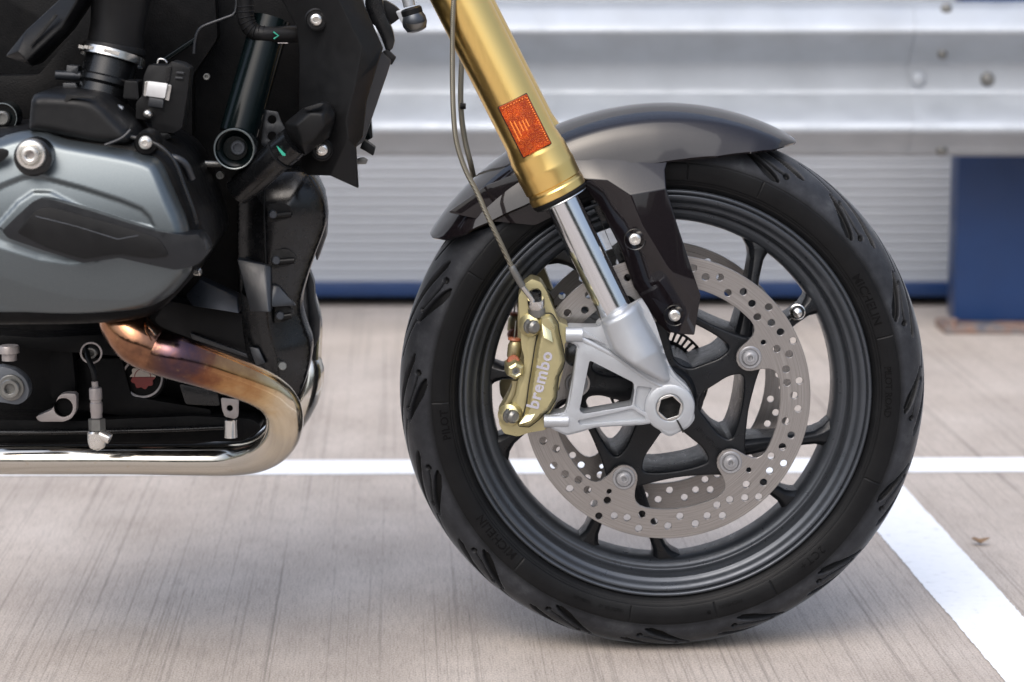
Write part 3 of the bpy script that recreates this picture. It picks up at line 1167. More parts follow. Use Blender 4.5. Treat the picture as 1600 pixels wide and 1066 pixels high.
# ================================================================== fork, bracket, caliper, mudguard, hoses
def pp(name, pts, Y, t, m, parent=None, r=None, holes=(), bevel=.001, seg=2, k=4, smooth=35, label=None, ch=0):
    """photo-outline plate with rounded corners"""
    o_ = PS(pts, Y)
    if ch:
        o_ = chaikin(o_, ch)
    elif r:
        o_ = rnd(o_, r*px(Y), k)
    hh = [rnd(PS(h, Y), (r or 3)*px(Y), k) if len(h) < 14 else PS(h, Y) for h in holes]
    return part(name, plate(o_, Y, t, hh), m, parent, bevel=bevel, seg=seg, smooth=smooth, label=label)
def pr(name, pts, Y, back, hf, m, parent=None, r=None, ch=0, step=4, smooth=50, label=None):
    o_ = PS(pts, Y)
    if ch:
        o_ = chaikin(o_, ch)
    elif r:
        o_ = rnd(o_, r*px(Y), 4)
    return part(name, relief(o_, Y, back, hf, step*px(Y)), m, parent, smooth=smooth, label=label)
def pcirc(x, y, r, n=24, a0=0):
    return [(x+r*math.cos(a0+2*PI*i/n), y+r*math.sin(a0+2*PI*i/n)) for i in range(n)]
def ptube(name, pts, rad, m, parent=None, n=16, sub=6, smooth=60, attr=False, label=None):
    """pts: (px, py, Y, radius m)"""
    q = [(*P(p[0], p[1], p[2]), p[3] if len(p) > 3 else rad) for p in pts]
    q = spline(q, sub)
    vf = tube([tuple(a[:3]) for a in q], [a[3] for a in q], n)
    o = part(name, vf, m, parent, smooth=smooth, label=label)
    if attr:
        cum = [0]
        for i in range(1, len(q)):
            cum.append(cum[-1]+float(np.linalg.norm(q[i][:3]-q[i-1][:3])))
        at = o.data.attributes.new('path', 'FLOAT', 'POINT')
        vals = []
        for i in range(len(q)):
            vals += [cum[i]/attr]*n
        at.data.foreach_set('value', vals)
    return o
def screw(name, x, y, Y, rpx, m='bolt', parent=None, style='button', washer=0, ax=(0, -1, 0)):
    r = rpx*px(Y)
    c = P(x, y, Y)
    if style == 'button':
        pf = [(r, -.004), (r, r*.15), (r*.92, r*.38), (r*.72, r*.55), (r*.50, r*.60), (r*.42, r*.58), (r*.40, r*.15), (0, r*.15)]
    elif style == 'hex':
        pf = [(r, -.004), (r, r*.5), (r*.85, r*.62), (0, r*.62)]
    elif style == 'socket':
        pf = [(r, -.004), (r, r*.7), (r*.9, r*.82), (r*.6, r*.82), (r*.52, r*.75), (r*.5, r*.1), (0, r*.1)]
    else:
        pf = [(r, -.004), (r, r*.2), (r*.8, r*.4), (0, r*.5)]
    vf = lathe(pf, c, ax, 6 if style == 'hex' else 28)
    if washer:
        vf = join(vf, lathe([(r*washer, -.004), (r*washer, r*.06), (r*washer*.94, r*.12), (r*.9, r*.12)], c, ax, 32))
    return part(name, vf, m, parent, smooth=30)

# ---- fork legs: gold outer tube, seals, chromed inner tube
YF = 2.765
A = P(718, -2, YF); B = P(872, 302, YF); Cc = P(964, 490, YF)
d1 = (B-A).normalized()
def fork(dy, main):
    sh = Vector((0, dy, 0)) + (WU*0)
    a0 = A-d1*.35+sh
    L = (B-A).length+.35
    s0 = .0292
    pf = [(s0*.9, 0), (s0, .002), (s0, L-.066), (s0+.0003, L-.064), (s0+.0009, L-.061), (.0312, L-.053), (.0320, L-.050), (.0322, L-.048), (.0322, L-.034), (.0328, L-.031), (.0329, L-.028), (.0325, L-.024), (.0322, L-.012), (.0308, L-.0105), (.0308, L-.008), (.0320, L-.006), (.0320, L+.001), (.030, L+.003), (.018, L+.003)]
    leg = part('fork_tube', lathe(pf, a0, d1, 72), 'gold', smooth=25)
    part('dust_seal', lathe([(.018, .001), (.0312, .001), (.0316, .004), (.0300, .007), (.0255, .0085), (.0200, .0085)], B+sh, d1, 48), 'rubber', leg)
    part('seal_ring', lathe([(.0300, .0072), (.0303, .0082), (.0270, .0094), (.0262, .0094)], B+sh, d1, 48), 'steel', leg)
    part('inner_tube', lathe([(.0187, 0), (.0187, 1)], B+sh, (Cc-B), 48) if False else tube([B+sh-d1*.01, Cc+sh+(Cc-B).normalized()*.02], .0187, 56), 'chromefork', leg)
    return leg
leg1 = fork(0, True)
leg2 = fork(.205, False)
# amber reflector with black backing, lying on the tube
def on_fork(u, v, off):
    """u along tube from px 0..1 of A-B, v sideways metres, off towards camera"""
    p = A + (B-A)*u
    side = Vector((d1.z, 0, -d1.x))
    if side.x < 0:
        side = -side
    return p + side*v + Vector((0, -off, 0))
rc = [(779, 168), (823, 147), (861, 224), (818, 246)]
yr = YF-.0300
vb = [(777, 168), (823, 145.5), (862.5, 225), (817, 248)]
part('reflector_back', plate(rnd(PS(vb, yr), .001, 2), yr, .010), 'plastic', leg1, bevel=.0006)
ref = part('reflector', plate(rnd(PS(rc, yr-.003), .0008, 2), yr-.0045, .0045), 'amber', leg1, bevel=.0008)
cen = P(820, 196, yr)
# narrow bead rows round the reflector rim
def lerp(a, b, t):
    return (a[0]+(b[0]-a[0])*t, a[1]+(b[1]-a[1])*t)
vf = []
c0 = (sum(p[0] for p in rc)/4, sum(p[1] for p in rc)/4)
for e in (0, 1):
    p0 = lerp(rc[e], c0, .10); p1 = lerp(rc[e+1], c0, .10)
    n_ = 9 if e == 0 else 20
    for k in range(n_):
        x, y = lerp(p0, p1, (k+.5)/n_)
        q = P(x, y, yr-.0047)
        vf.append(lathe([(.0009, 0), (.0006, .0006), (0, .0008)], q, (0, -1, 0), 6))
part('reflector_beads', join(*vf), 'amber_edge', ref)
vf = []
for (x0_, y0_, x1_, y1_) in ((797, 190, 812, 221), (803, 190, 815, 213), (811, 190, 818, 205), (816, 188, 824, 204), (821, 186, 827, 198)):
    a_ = P(x0_, y0_, yr-.0044); b_ = P(x1_, y1_, yr-.0044)
    vf.append(tube([a_, b_], .0008, 6))
part('reflector_ribs', join(*vf), 'amber_edge', ref)
# chromed lower end to bracket clamp
YB = 2.745
def cyl(p0, p1, r0, r1, n=48, cap=.003):
    d = (p1-p0)
    L = d.length
    return lathe([(r0*.72, -.001), (r0-cap, 0), (r0, cap), (r1, L-cap), (r1-cap, L), (0, L)], p0, d, n)
# ---- silver axle bracket (cast)
def bracket(dy, main=True):
    Y0 = YB+dy
    sh = Vector((0, dy, 0))
    def pts(l):
        return l
    out_ = [(934, 512), (952, 500), (1000, 488), (1022, 520), (1036, 556), (1056, 588), (1076, 606), (1082, 628), (1086, 655), (1076, 668), (1047, 683), (1034, 677), (1022, 661), (1004, 664), (930, 668), (905, 676), (885, 681), (858, 668), (858, 649), (868, 647), (882, 645), (886, 634), (901, 556), (902, 540), (887, 534), (886, 511), (908, 512)]
    tri = [(921, 562), (990, 597), (991, 612), (987, 633), (912, 646), (905, 641)]
    def shp(l):
        return [(p.x, p.z) for p in (P(x, y, YB) for x, y in l)]
    o_ = rnd(shp(out_), .004, 4)
    h_ = rnd(shp(tri), .003, 4)
    ax_ = P(1046, 636, YB)
    hole = circ(ax_.x, ax_.z, .0150, 28)
    vf = plate(o_, Y0, .030, [h_, hole])
    br = part('axle_bracket', vf, 'silver', bevel=.0035, seg=4, smooth=45)
    # raised inner web: recessed pockets are cut by rims standing proud
    rimsets = []
    # stanchion clamp
    q0 = Cc + sh - (Cc-B).normalized()*.002 - Vector((0, .003, 0))
    q1 = P(1026, 622, YF-.003) + sh
    ca_ = (q0.x, q0.z); cb_ = (q1.x, q1.z)
    def hclamp(d, x, z):
        dx_, dz_ = cb_[0]-ca_[0], cb_[1]-ca_[1]
        L_ = math.hypot(dx_, dz_)
        dd = abs((x-ca_[0])*dz_-(z-ca_[1])*dx_)/L_
        t_ = ((x-ca_[0])*dx_+(z-ca_[1])*dz_)/L_
        r_ = .0262+.05*min(max(t_-.015, 0), .04)
        h_c = math.sqrt(max(r_*r_-dd*dd, 1e-8))
        fall = min(1, d/.004)
        return max(.0, h_c-.0180+.0165-.0045*(1-fall)-.30*max(0, t_-.052)) if dd < r_ else 0.0
    part('fork_clamp', relief(rnd(shp([(939, 501), (953, 493), (970, 484), (987, 476), (1003, 467), (1014, 484), (1024, 505), (1032, 530), (1040, 556), (1052, 586), (1060, 598), (1036, 596), (1008, 580), (975, 560), (955, 546), (946, 524)]), .002, 3), YB-.0005+dy, .012, hclamp, .0024), 'silver', br, smooth=50)
    part('clamp_collar', lathe([(.0190, -.0005), (.0240, 0), (.0262, .0020), (.0262, .030), (.020, .034), (0, .034)], q0, (q1-q0), 56), 'silver', br, smooth=40)
    # axle boss
    part('axle_boss', lathe([(.0148, .012), (.0148, -.0045), (.0160, -.0060), (.0240, -.0060), (.0268, -.0045), (.0280, .000), (.0282, .03)], (ax_.x, Y0+.001, ax_.z), (0, 1, 0), 56), 'silver', br, smooth=35)
    if main:
        hexo = [(ax_.x+0.0126*math.cos(2*PI*i/6+.3), ax_.z+0.0126*math.sin(2*PI*i/6+.3)) for i in range(6)]
        part('axle_end', plate(circ(ax_.x, ax_.z, .0145, 40), Y0-.0045, .03, [hexo]), 'steel', br, bevel=.0008, smooth=30)
        part('axle_bore', plate(circ(ax_.x, ax_.z, .0125, 24), Y0+.018, .01), 'dark', br)
        sl = [(1056, 655), (1059, 655), (1069, 673), (1066, 675)]
        part('clamp_slit', plate(shp(sl), Y0-.0066, .012), 'dark', br)
    pk = [[(902, 656), (960, 644), (987, 637), (1008, 650), (1008, 655), (950, 659), (906, 663)], [(995, 602), (1019, 605), (1011, 618), (1010, 645), (991, 633), (993, 614)], [(910, 526), (930, 530), (962, 544), (975, 560), (960, 558), (930, 543), (912, 536)]]
    rl = part('bracket_rim', plate(rnd(shp([(910, 514), (935, 530), (975, 556), (1008, 578), (1036, 574), (1052, 589), (1072, 607), (1079, 628), (1082, 654), (1074, 665), (1047, 679), (1036, 673), (1024, 658), (1004, 661), (930, 665), (905, 672), (885, 677), (861, 666), (861, 651), (882, 648), (889, 634), (904, 556), (905, 538), (890, 532), (890, 513)]), .004, 4), Y0-.0042, .006, [h_, circ(ax_.x, ax_.z, .0150, 28)] + [rnd(shp(q), .0022, 3) for q in pk]), 'silver', br, bevel=.0016, seg=3, smooth=45)
    # raised ribs along the arms
    def rib(l, w, h=.004):
        V_ = [P(x, y, YB-h*.2)+sh for x, y in l]
        return tube(V_, [w]*len(l), 12)
    part('bracket_rib', join(rib([(893, 521), (906, 528), (960, 556), (1012, 592), (1040, 608)], .0040), rib([(905, 545), (898, 600), (892, 645)], .0032)), 'silver', br, smooth=60)
    for y_, x0_, x1_, r_ in ((523, 884, 910, .0085), (658, 850, 888, .0072)):
        a_ = P(x0_, y_, YB)+sh; b_ = P(x1_, y_, YB)+sh
        part('mounting_stub', tube([a_, b_], [r_, r_], 24), 'silver', br, smooth=50)
    return br
br1 = bracket(0)
br2 = bracket(.205+.02, False)
# small side boss with round face above the axle (ridge of the casting)
# ---- calipers
def caliper(dy, main=True):
    sh = dy
    def cp(l):
        return [(740+x/3.806, 420+y/3.806) for x, y in l]
    YC = 2.752
    def pl(name, l, Y, t, m='caliper', parent=None, r=2.5, bevel=.0012, seg=2, holes=()):
        return part(name, plate(rnd([(p.x, p.z) for p in (P(x, y, Y) for x, y in cp(l))], r*px(Y), 3), Y+sh, t, [[(p.x, p.z) for p in (P(x, y, Y) for x, y in cp(h))] for h in holes]), m, parent, bevel=bevel, seg=seg)
    body = [(300, 95), (345, 62), (400, 80), (436, 140), (470, 230), (508, 318), (562, 338), (556, 436), (540, 446), (546, 540), (528, 620), (500, 730), (486, 800), (452, 858), (440, 872), (430, 958), (372, 968), (330, 975), (262, 998), (180, 980), (152, 925), (147, 862), (200, 770), (252, 680), (300, 600), (300, 520), (285, 470), (280, 350), (272, 250), (266, 170)]
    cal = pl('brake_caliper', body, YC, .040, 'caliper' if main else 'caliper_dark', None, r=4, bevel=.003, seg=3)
    # far half over the disc
    far = [(270, 150), (330, 90), (420, 110), (480, 280), (505, 430), (500, 640), (440, 840), (330, 930), (190, 940), (160, 860), (230, 700), (262, 600), (262, 300)]
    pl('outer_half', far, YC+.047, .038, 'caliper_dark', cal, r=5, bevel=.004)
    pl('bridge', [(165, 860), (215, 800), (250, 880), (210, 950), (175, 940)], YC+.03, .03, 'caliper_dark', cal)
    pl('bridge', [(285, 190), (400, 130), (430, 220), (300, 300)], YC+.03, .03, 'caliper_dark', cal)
    # sculpted face
    face = [(384, 282), (398, 268), (458, 268), (474, 282), (500, 322), (508, 380), (530, 470), (544, 545), (528, 596), (505, 640), (497, 700), (492, 770), (452, 838), (418, 866), (384, 900), (330, 940), (268, 935), (296, 880), (318, 800), (330, 700), (348, 590), (366, 470), (382, 390)]
    Yf = YC-.004
    fo = [(p.x, p.z) for p in (P(x, y, Yf) for x, y in cp(face))]
    fo = rnd(fo, 2*px(Yf), 3)
    fc = part('face_panel', relief([(x, z) for x, z in fo], Yf+sh, .004, lambda d, x, z: .0085*min(1, (d/.0042))**.8, .0022), 'caliper' if main else 'caliper_dark', cal, smooth=35)
    part('panel_gap', tube([(x, Yf+sh+.0012, z) for x, z in fo]+[(fo[0][0], Yf+sh+.0012, fo[0][1])], .0011, 6), 'dark', cal)
    side = [(382, 300), (372, 400), (352, 520), (330, 650), (310, 790), (290, 880), (262, 930), (238, 900), (250, 850), (262, 760), (300, 640), (322, 540), (320, 440), (345, 380), (345, 300)]
    pl('side_step', side, YC-.002, .01, 'caliper' if main else 'caliper_dark', cal, r=2)
    if main:
        # face pockets as lighter facets, tilted up to catch the sky
        for l in ([(404, 322, .0080), (462, 365, .0080), (474, 442, .0138), (416, 412, .0138)], [(306, 868, .0078), (374, 856, .0078), (340, 905, .0135), (266, 928, .0135)]):
            vf = facet([(740+q[0]/3.806, 420+q[1]/3.806, Yf-q[2]) for q in l], [(0, 1, 2, 3)], .006)
            part('face_pocket', vf, 'caliper_highlight', fc, bevel=.0008)
        c_ = P(740+391/3.806, 420+652/3.806, Yf)
        line_text('brembo', .0188, c_.x, c_.z, 75.5, Yf-.0089, 'brand_lettering', fc, 'white_letter', depth=.0005, bold=.0005, spacing=1.10, wheel=False)
        # pad pin boss and bleed screws
        bb = P(740+252/3.806, 420+610/3.806, YC-.010)
        part('pin_boss', lathe([(.0042, .006), (.0042, 0), (.0062, -.001), (.0092, .001), (.0105, .006), (.0105, .03)], bb, (-.12, 1, .05), 6), 'caliper', cal, smooth=20)
        part('pin_head', lathe([(0, .003), (.0018, .003), (.0020, .0), (.0040, -.0004), (.0042, .004)], bb, (-.12, 1, .05), 20), 'dullbolt', cal)
        for (x, y, r_) in ((330, 338, .0098), (208, 870, .0098)):
            c2 = P(740+x/3.806, 420+y/3.806, YC-.006)
            part('caliper_boss', lathe([(0, -.0055), (.0060, -.0055), (.0078, -.004), (.0122, -.001), (.0135, .006), (.0135, .02)], c2, (.35, 1, 0), 28), 'caliper', cal, smooth=40)
            part('caliper_bolt', lathe([(0, -.0125), (.0052, -.0125), (.0070, -.0105), (.0075, -.0095), (.0075, -.004), (.0088, -.0035), (.0088, -.001)], c2, (-.75, 1, .1), 12), 'dullbolt', cal, smooth=25)
    # bleed nipple with orange seal behind
    q = P(740+236/3.806, 420+470/3.806, YC+.02)+Vector((0, sh, 0))
    part('nipple_body', lathe([(0, 0), (.0055, 0), (.0075, .003), (.0078, .016), (.0060, .020), (.0045, .022)], q-Vector((0, 0, .013)), (.12, 0, 1), 18), 'caliper_dark', cal)
    part('nipple_seal', lathe([(.0066, 0), (.0072, .001), (.0066, .0030), (0, .0030)], q+Vector((.001, 0, .008)), (.12, 0, 1), 18), 'orange', cal)
    part('nipple_pin', tube([q+Vector((.001, 0, .01)), q+Vector((.003, 0, .030))], .0009, 8), 'dullbolt', cal)
    q = P(740+240/3.806, 420+548/3.806, YC+.006)+Vector((0, sh, 0))
    part('pin_seal', lathe([(0, -.002), (.0050, -.002), (.0066, 0), (.0066, .006)], q, (-.3, 1, -.3), 18), 'orange', cal)
    # retaining spring
    V_ = [P(740+x/3.806, 420+y/3.806, YC-.004)+Vector((0, sh, 0)) for x, y in ((243, 665), (240, 700), (228, 745), (205, 790), (188, 808))]
    part('pad_spring', tube(V_, [.0035, .0028, .0036, .003, .0022], 8), 'caliper_dark', cal)
    return cal
M['caliper_highlight'] = mat('champagne caliper highlight', (.60, .56, .34), metal=.8, rough=.30, var=.05)  # lighter copy of the caliper metal, highlight painted into the colour
cal1 = caliper(0)
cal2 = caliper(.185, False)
# banjo union and bolt
YC = 2.752
bq = P(836, 486, YC-.004)
ban = part('banjo_union', lathe([(.0035, -.001), (.0090, 0), (.0096, .0025), (.0096, .0085), (.0088, .0105), (.004, .0108)], P(838, 480, YC-.004), (-.08, -.35, 1), 28), 'steel', smooth=35)
part('banjo_washer', lathe([(.004, -.010), (.0086, -.0095), (.0095, -.0085), (.0095, -.0020), (.0088, 0), (.004, 0)], P(838, 480, YC-.004), (-.08, -.35, 1), 28), 'dullbolt', ban)
part('banjo_bolt', lathe([(.0068, 0), (.0068, .008), (.0062, .0092), (.0038, .0094), (.0034, .006), (0, .006)], P(837, 466, YC-.005), (-.08, -.45, 1), 6), 'gloss_black', ban, smooth=15)

# brake hoses
hose = ptube('brake_hose', [(712, -60, 2.735), (708, 20, 2.735), (707, 70, 2.735), (707, 130, 2.733), (709, 185, 2.730), (714, 225, 2.728), (727, 265, 2.726), (745, 300, 2.724), (760, 334, 2.722), (776, 367, 2.722), (800, 418, 2.728)], .0028, 'braid', None, n=14, smooth=60)
ptube('crimp_ferrule', [(799, 416, 2.728), (803, 424, 2.728), (816, 447, 2.733)], .0040, 'dullbolt', hose, n=16)
ptube('union_pipe', [(815, 446, 2.733), (824, 458, 2.737), (831, 468, 2.740), (835, 480, 2.743)], .0030, 'steel', hose, n=14)
hose2 = ptube('brake_hose', [(735, -60, 2.90), (724, 60, 2.90), (720, 130, 2.90), (721, 180, 2.90), (727, 222, 2.90), (736, 258, 2.90), (745, 300, 2.92), (760, 360, 2.93)], .0032, 'braid', None, n=14)
ptube('hose_clip', [(719, 166, 2.895), (728, 166, 2.895)], .0035, 'plastic', hose2, n=10)

# ---- front mudguard
FC = Vector((C.x, C.y, C.z))
def polar_shell(rows, name, m, t=.003):
    """rows: list over angle; each row list of (y, r) section points"""
    V = []
    nR = len(rows)
    nS = len(rows[0][1])
    for a, sec in rows:
        for y, r in sec:
            V.append((r*math.cos(R(a)), y, r*math.sin(R(a))))
    Fc = []
    for i in range(nR-1):
        for j in range(nS-1):
            q = i*nS+j
            Fc.append((q, q+1, q+nS+1, q+nS))
    return V, Fc
def lerpt(x, tab):
    xs_ = [p[0] for p in tab]
    return [float(np.interp(x, xs_, [p[k] for p in tab])) for k in range(1, len(tab[0]))]
# angle, crown radius, crease radius, crease y, edge radius, edge y
tab = [(60.8, .3180, .3170, .012, .3155, .014), (63, .3200, .3150, .034, .3080, .040), (66, .3210, .3120, .052, .2965, .064), (70, .3220, .3105, .060, .2860, .073), (78, .3230, .3095, .064, .2715, .077), (86, .3235, .3090, .066, .2640, .078), (92, .3235, .3088, .067, .2600, .079),
       (100, .3230, .3085, .067, .2560, .079), (110, .3225, .3085, .067, .2550, .079), (120, .3220, .3080, .066, .2590, .078), (128, .3215, .3075, .064, .2660, .077), (136, .3205, .3065, .062, .2760, .074), (142, .3195, .3060, .058, .2880, .069), (146, .3185, .3080, .046, .3020, .052), (147.6, .3175, .3140, .026, .3130, .028)]
rows = []
for i in range(91):
    a0_ = 60.8 + (147.6-60.8)*i/90
    a = 62.4 + (146.0-62.4)*i/90
    rc_, rr2, yc, re, ye = lerpt(a0_, tab)
    re += .004*min(1, (a0_-60.8)/8, (147.6-a0_)/8); yc *= .93
    half = [(ye, re), (ye-(ye-yc)*.22, re+(rr2-re)*.35), (ye-(ye-yc)*.48, re+(rr2-re)*.66), (yc+(ye-yc)*.18, re+(rr2-re)*.92), (yc, rr2), (yc*.95, rr2+(rc_-rr2)*.12), (yc*.75, rr2+(rc_-rr2)*.42), (yc*.45, rr2+(rc_-rr2)*.78), (yc*.2, rc_-.0006)]
    sec = [(-y, r) for y, r in half] + [(0, rc_)] + [(y, r) for y, r in half[::-1]]
    rows.append((a, sec))
V, Fc = polar_shell(rows, '', '')
nV = len(V)
# inner skin for thickness
V2 = []
for (a, sec) in rows:
    for y, r in sec:
        yy = y*(1-.0022/max(abs(y), .02)); r2 = r-.0024
        V2.append((r2*math.cos(R(a)), yy, r2*math.sin(R(a))))
nS = len(rows[0][1]); nR = len(rows)
FF = [f[::-1] for f in Fc] + [tuple(i+nV for i in f) for f in Fc]
for i in range(nR-1):
    for j in (0, nS-1):
        q = i*nS+j
        FF.append((q, q+nS, q+nS+nV, q+nV))
for j in range(nS-1):
    for i in (0, nR-1):
        q = i*nS+j
        FF.append((q, q+1, q+1+nV, q+nV))
guard = mesh_obj('mudguard', Wt(V+V2), FF, M['fender'], moto, smooth=48)
bm = bmesh.new(); bm.from_mesh(guard.data); bmesh.ops.recalc_face_normals(bm, faces=bm.faces); bm.to_mesh(guard.data); bm.free()
guard.data.set_sharp_from_angle(angle=R(48))
# mudguard leg reaching down to the bracket: facetted
yl = C.y-.083
LV = [(893, 240, yl+.012), (925, 236, yl+.012), (985, 236, yl+.012), (1046, 243, yl+.010), (1039, 266, yl-.001),       # 0-4 top edge, blends in the side
      (903, 280, yl-.004), (950, 282, yl-.010), (985, 304, yl-.016), (1041, 294, yl-.014),                             # 5-8
      (1003, 352, yl-.020), (1058, 350, yl-.014),                                                                       # 9-10
      (1040, 415, yl-.022), (1080, 418, yl-.015),                                                                       # 11-12
      (1084, 470, yl-.018), (1095, 462, yl-.013), (1085, 524, yl-.010),                                                 # 13-15
      (935, 320, yl+.004), (968, 385, yl+.002), (990, 448, yl+.002), (1028, 505, yl+.002), (1043, 519, yl-.002),        # 16-20 left edge
      (1060, 522, yl-.012)]                                                                                             # 21
LF = [(0, 1, 6, 5), (1, 2, 7, 6), (2, 3, 4, 8, 7), (5, 6, 16), (6, 7, 9, 17, 16), (7, 8, 10, 9), (9, 11, 18, 17), (9, 10, 12, 11), (11, 12, 14, 13), (11, 13, 19, 18), (13, 21, 20, 19), (13, 14, 15, 21)]
vf = facet(LV, LF, .004)
gl = mesh_obj('mudguard_leg', vf[0], vf[1], M['fender'], guard, bevel=.0022, seg=3, smooth=38)
for (x, y) in ((992, 374), (1054, 493)):
    screw('mudguard_bolt', x, y, yl-.018 if y < 400 else yl-.014, 9.5, 'bolt', guard, 'button')
    part('bolt_recess', lathe([(.0108, 0), (.0118, -.0006), (.0120, .002)], P(x, y, yl-.017 if y < 400 else yl-.012), (0, 1, 0), 32), 'gloss_black', guard)
# inner bracket blade visible between fork tube and leg
pp('mudguard_stay', [(925, 255), (948, 300), (990, 420), (1012, 470), (1000, 478), (975, 430), (940, 350), (915, 300)], C.y-.055, .004, 'gloss_black', guard, r=3, holes=[[(940, 346), (952, 344), (966, 378), (956, 386)]])
pp('mudguard_stay', [(700, 332), (760, 290), (830, 262), (870, 300), (880, 330), (836, 352), (760, 345)], C.y-.074, .003, 'fender', guard, r=5)
# ================================================================== engine side
YE = 2.79
def rr(r):
    return edge_round(r)
# big dark mass of crankcase, frame and radiator behind everything
pp('engine_block', [(-70, -50), (430, -50), (540, -50), (560, 10), (562, 150), (548, 200), (500, 235), (478, 268), (484, 300), (490, 340), (478, 400), (466, 452), (470, 500), (474, 545), (462, 600), (440, 640), (395, 684), (300, 694), (-70, 696)], YE, .12, 'casting', r=8, bevel=.004)
# --- front engine cover with three bolt pockets
cov = pr('front_cover', [(372, 300), (380, 276), (432, 268), (478, 266), (494, 284), (506, 312), (509, 345), (501, 372), (488, 405), (476, 440), (466, 478), (474, 510), (486, 540), (482, 575), (470, 615), (450, 650), (428, 640), (400, 600), (376, 540), (372, 440), (370, 360)], 2.745, .05, lambda d, x, z: .026*(1-(1-min(d/.046, 1))**2.0), 'gloss_black', None, ch=2, step=4)
for i_, (x, y, w_) in enumerate(((422, 333, 38), (427, 405, 38), (433, 491, 28))):
    pp('bolt_pocket', [(x-4, y-14), (x+w_-16, y-16), (x+w_-4, y-8), (x+w_-1, y+2), (x+w_-14, y+11), (x-4, y+16)], 2.7184, .006, 'dark', cov, r=6, bevel=.001)
    q = P(x+4, y+2, 2.7165)
    part('pocket_bolt', lathe([(0, -.004), (.0035, -.004), (.0045, -.003), (.0048, 0), (.0048, .006)], q, (-.25, 1, 0), 14), 'rim', cov)
    part('pocket_rib', tube([P(x+7, y+4, 2.7175), P(x+w_-5, y+2, 2.7178)], .0036, 12), 'plastic', cov)
q = P(441, 572, 2.716)
part('pocket_bolt', lathe([(0, -.004), (.0040, -.004), (.0048, -.003), (.0050, 0), (.0050, .012)], q, (-.2, 1, -.15), 14), 'dullbolt', cov)
# vertical seam rib and shields
ptube('seam_rib', [(413, 285, 2.726), (413, 340, 2.7195), (415, 400, 2.7190), (418, 480, 2.7190)], .0012, 'plastic', cov, n=8)
vf = facet([(370, 405, 2.716), (414, 413, 2.716), (424, 416, 2.716), (424, 488, 2.694), (391, 487, 2.694), (420, 488, 2.690)], [(0, 1, 5, 4), (1, 2, 3, 5)], .02)
part('side_shield', vf, 'plastic_lit', bevel=.0015)
vf = facet([(312, 437, 2.712), (371, 464, 2.712), (374, 490, 2.694), (300, 478, 2.694), (290, 462, 2.704)], [(0, 1, 2, 3, 4)], .03)
part('side_shield', vf, 'plastic_lit', bevel=.0015)
pp('belly_panel', [(262, 470), (300, 478), (374, 490), (424, 500), (460, 520), (480, 560), (462, 610), (440, 640), (300, 560), (240, 500)], 2.742, .04, 'plastic', r=8, bevel=.003)
vf = facet([(297, 520, 2.735), (385, 553, 2.725), (388, 560, 2.725), (300, 530, 2.735), (389, 542, 2.725), (404, 544, 2.725), (415, 568, 2.722), (400, 572, 2.722)], [(0, 1, 2, 3), (4, 5, 6, 7)], .006)
part('belly_rib', vf, 'plastic_lit', bevel=.001)
vf = facet([(425, 445, 2.716), (436, 447, 2.716), (455, 470, 2.714), (462, 478, 2.716), (424, 480, 2.704)], [(0, 1, 4), (1, 2, 3, 4)], .01)
part('cover_facet', vf, 'plastic_lit', cov, bevel=.001)
# far-side header visible between cover and wheel
ptube('far_header_pipe', [(470, 440, 2.97, .013), (482, 500, 2.965, .016), (478, 560, 2.96, .0185), (482, 585, 2.955, .0185), (472, 625, 2.95, .0185), (440, 668, 2.95, .0185), (380, 700, 2.95, .0180), (250, 705, 2.95, .0175), (-70, 705, 2.95, .0175)], .016, 'exhaust2', None, n=40, sub=8, attr=1.0)
pp('radiator_lower_mount', [(482, 420), (490, 440), (492, 470), (500, 500), (498, 530), (490, 545), (484, 500), (478, 460)], 2.90, .02, 'plastic_lit', r=5, bevel=.002)
vf = facet([(478, 268, 2.80), (494, 275, 2.80), (506, 300, 2.80), (511, 335, 2.80), (509, 370, 2.80), (495, 410, 2.80), (480, 350, 2.80)], [(0, 1, 2, 3, 4, 5, 6)], .03)
part('radiator_side', vf, 'plastic_lit', bevel=.003)

# --- exhaust header
ex = ptube('exhaust_header', [(186, 455, 2.57, .0250), (189, 480, 2.552, .0250), (195, 505, 2.540, .0248), (214, 532, 2.530, .0244), (244, 548, 2.530, .0238), (280, 560, 2.525, .0228), (340, 580, 2.54, .0208), (395, 601, 2.56, .0197), (425, 618, 2.575, .0195), (440, 636, 2.585, .0195), (445, 657, 2.60, .0195), (440, 680, 2.62, .0190), (424, 700, 2.64, .0185), (398, 713, 2.66, .0177), (360, 719, 2.68, .0168), (300, 720, 2.69, .0160), (200, 719, 2.70, .0156), (100, 719, 2.71, .0156), (0, 719, 2.72, .0156), (-90, 719, 2.74, .0156)], .02, 'exhaust', None, n=56, sub=10, attr=.45)
ptube('weld_bead', [(226, 499, 2.524), (232, 509, 2.512), (240, 519, 2.505), (243, 524, 2.502)], .0012, 'exhaust2', ex, n=8)
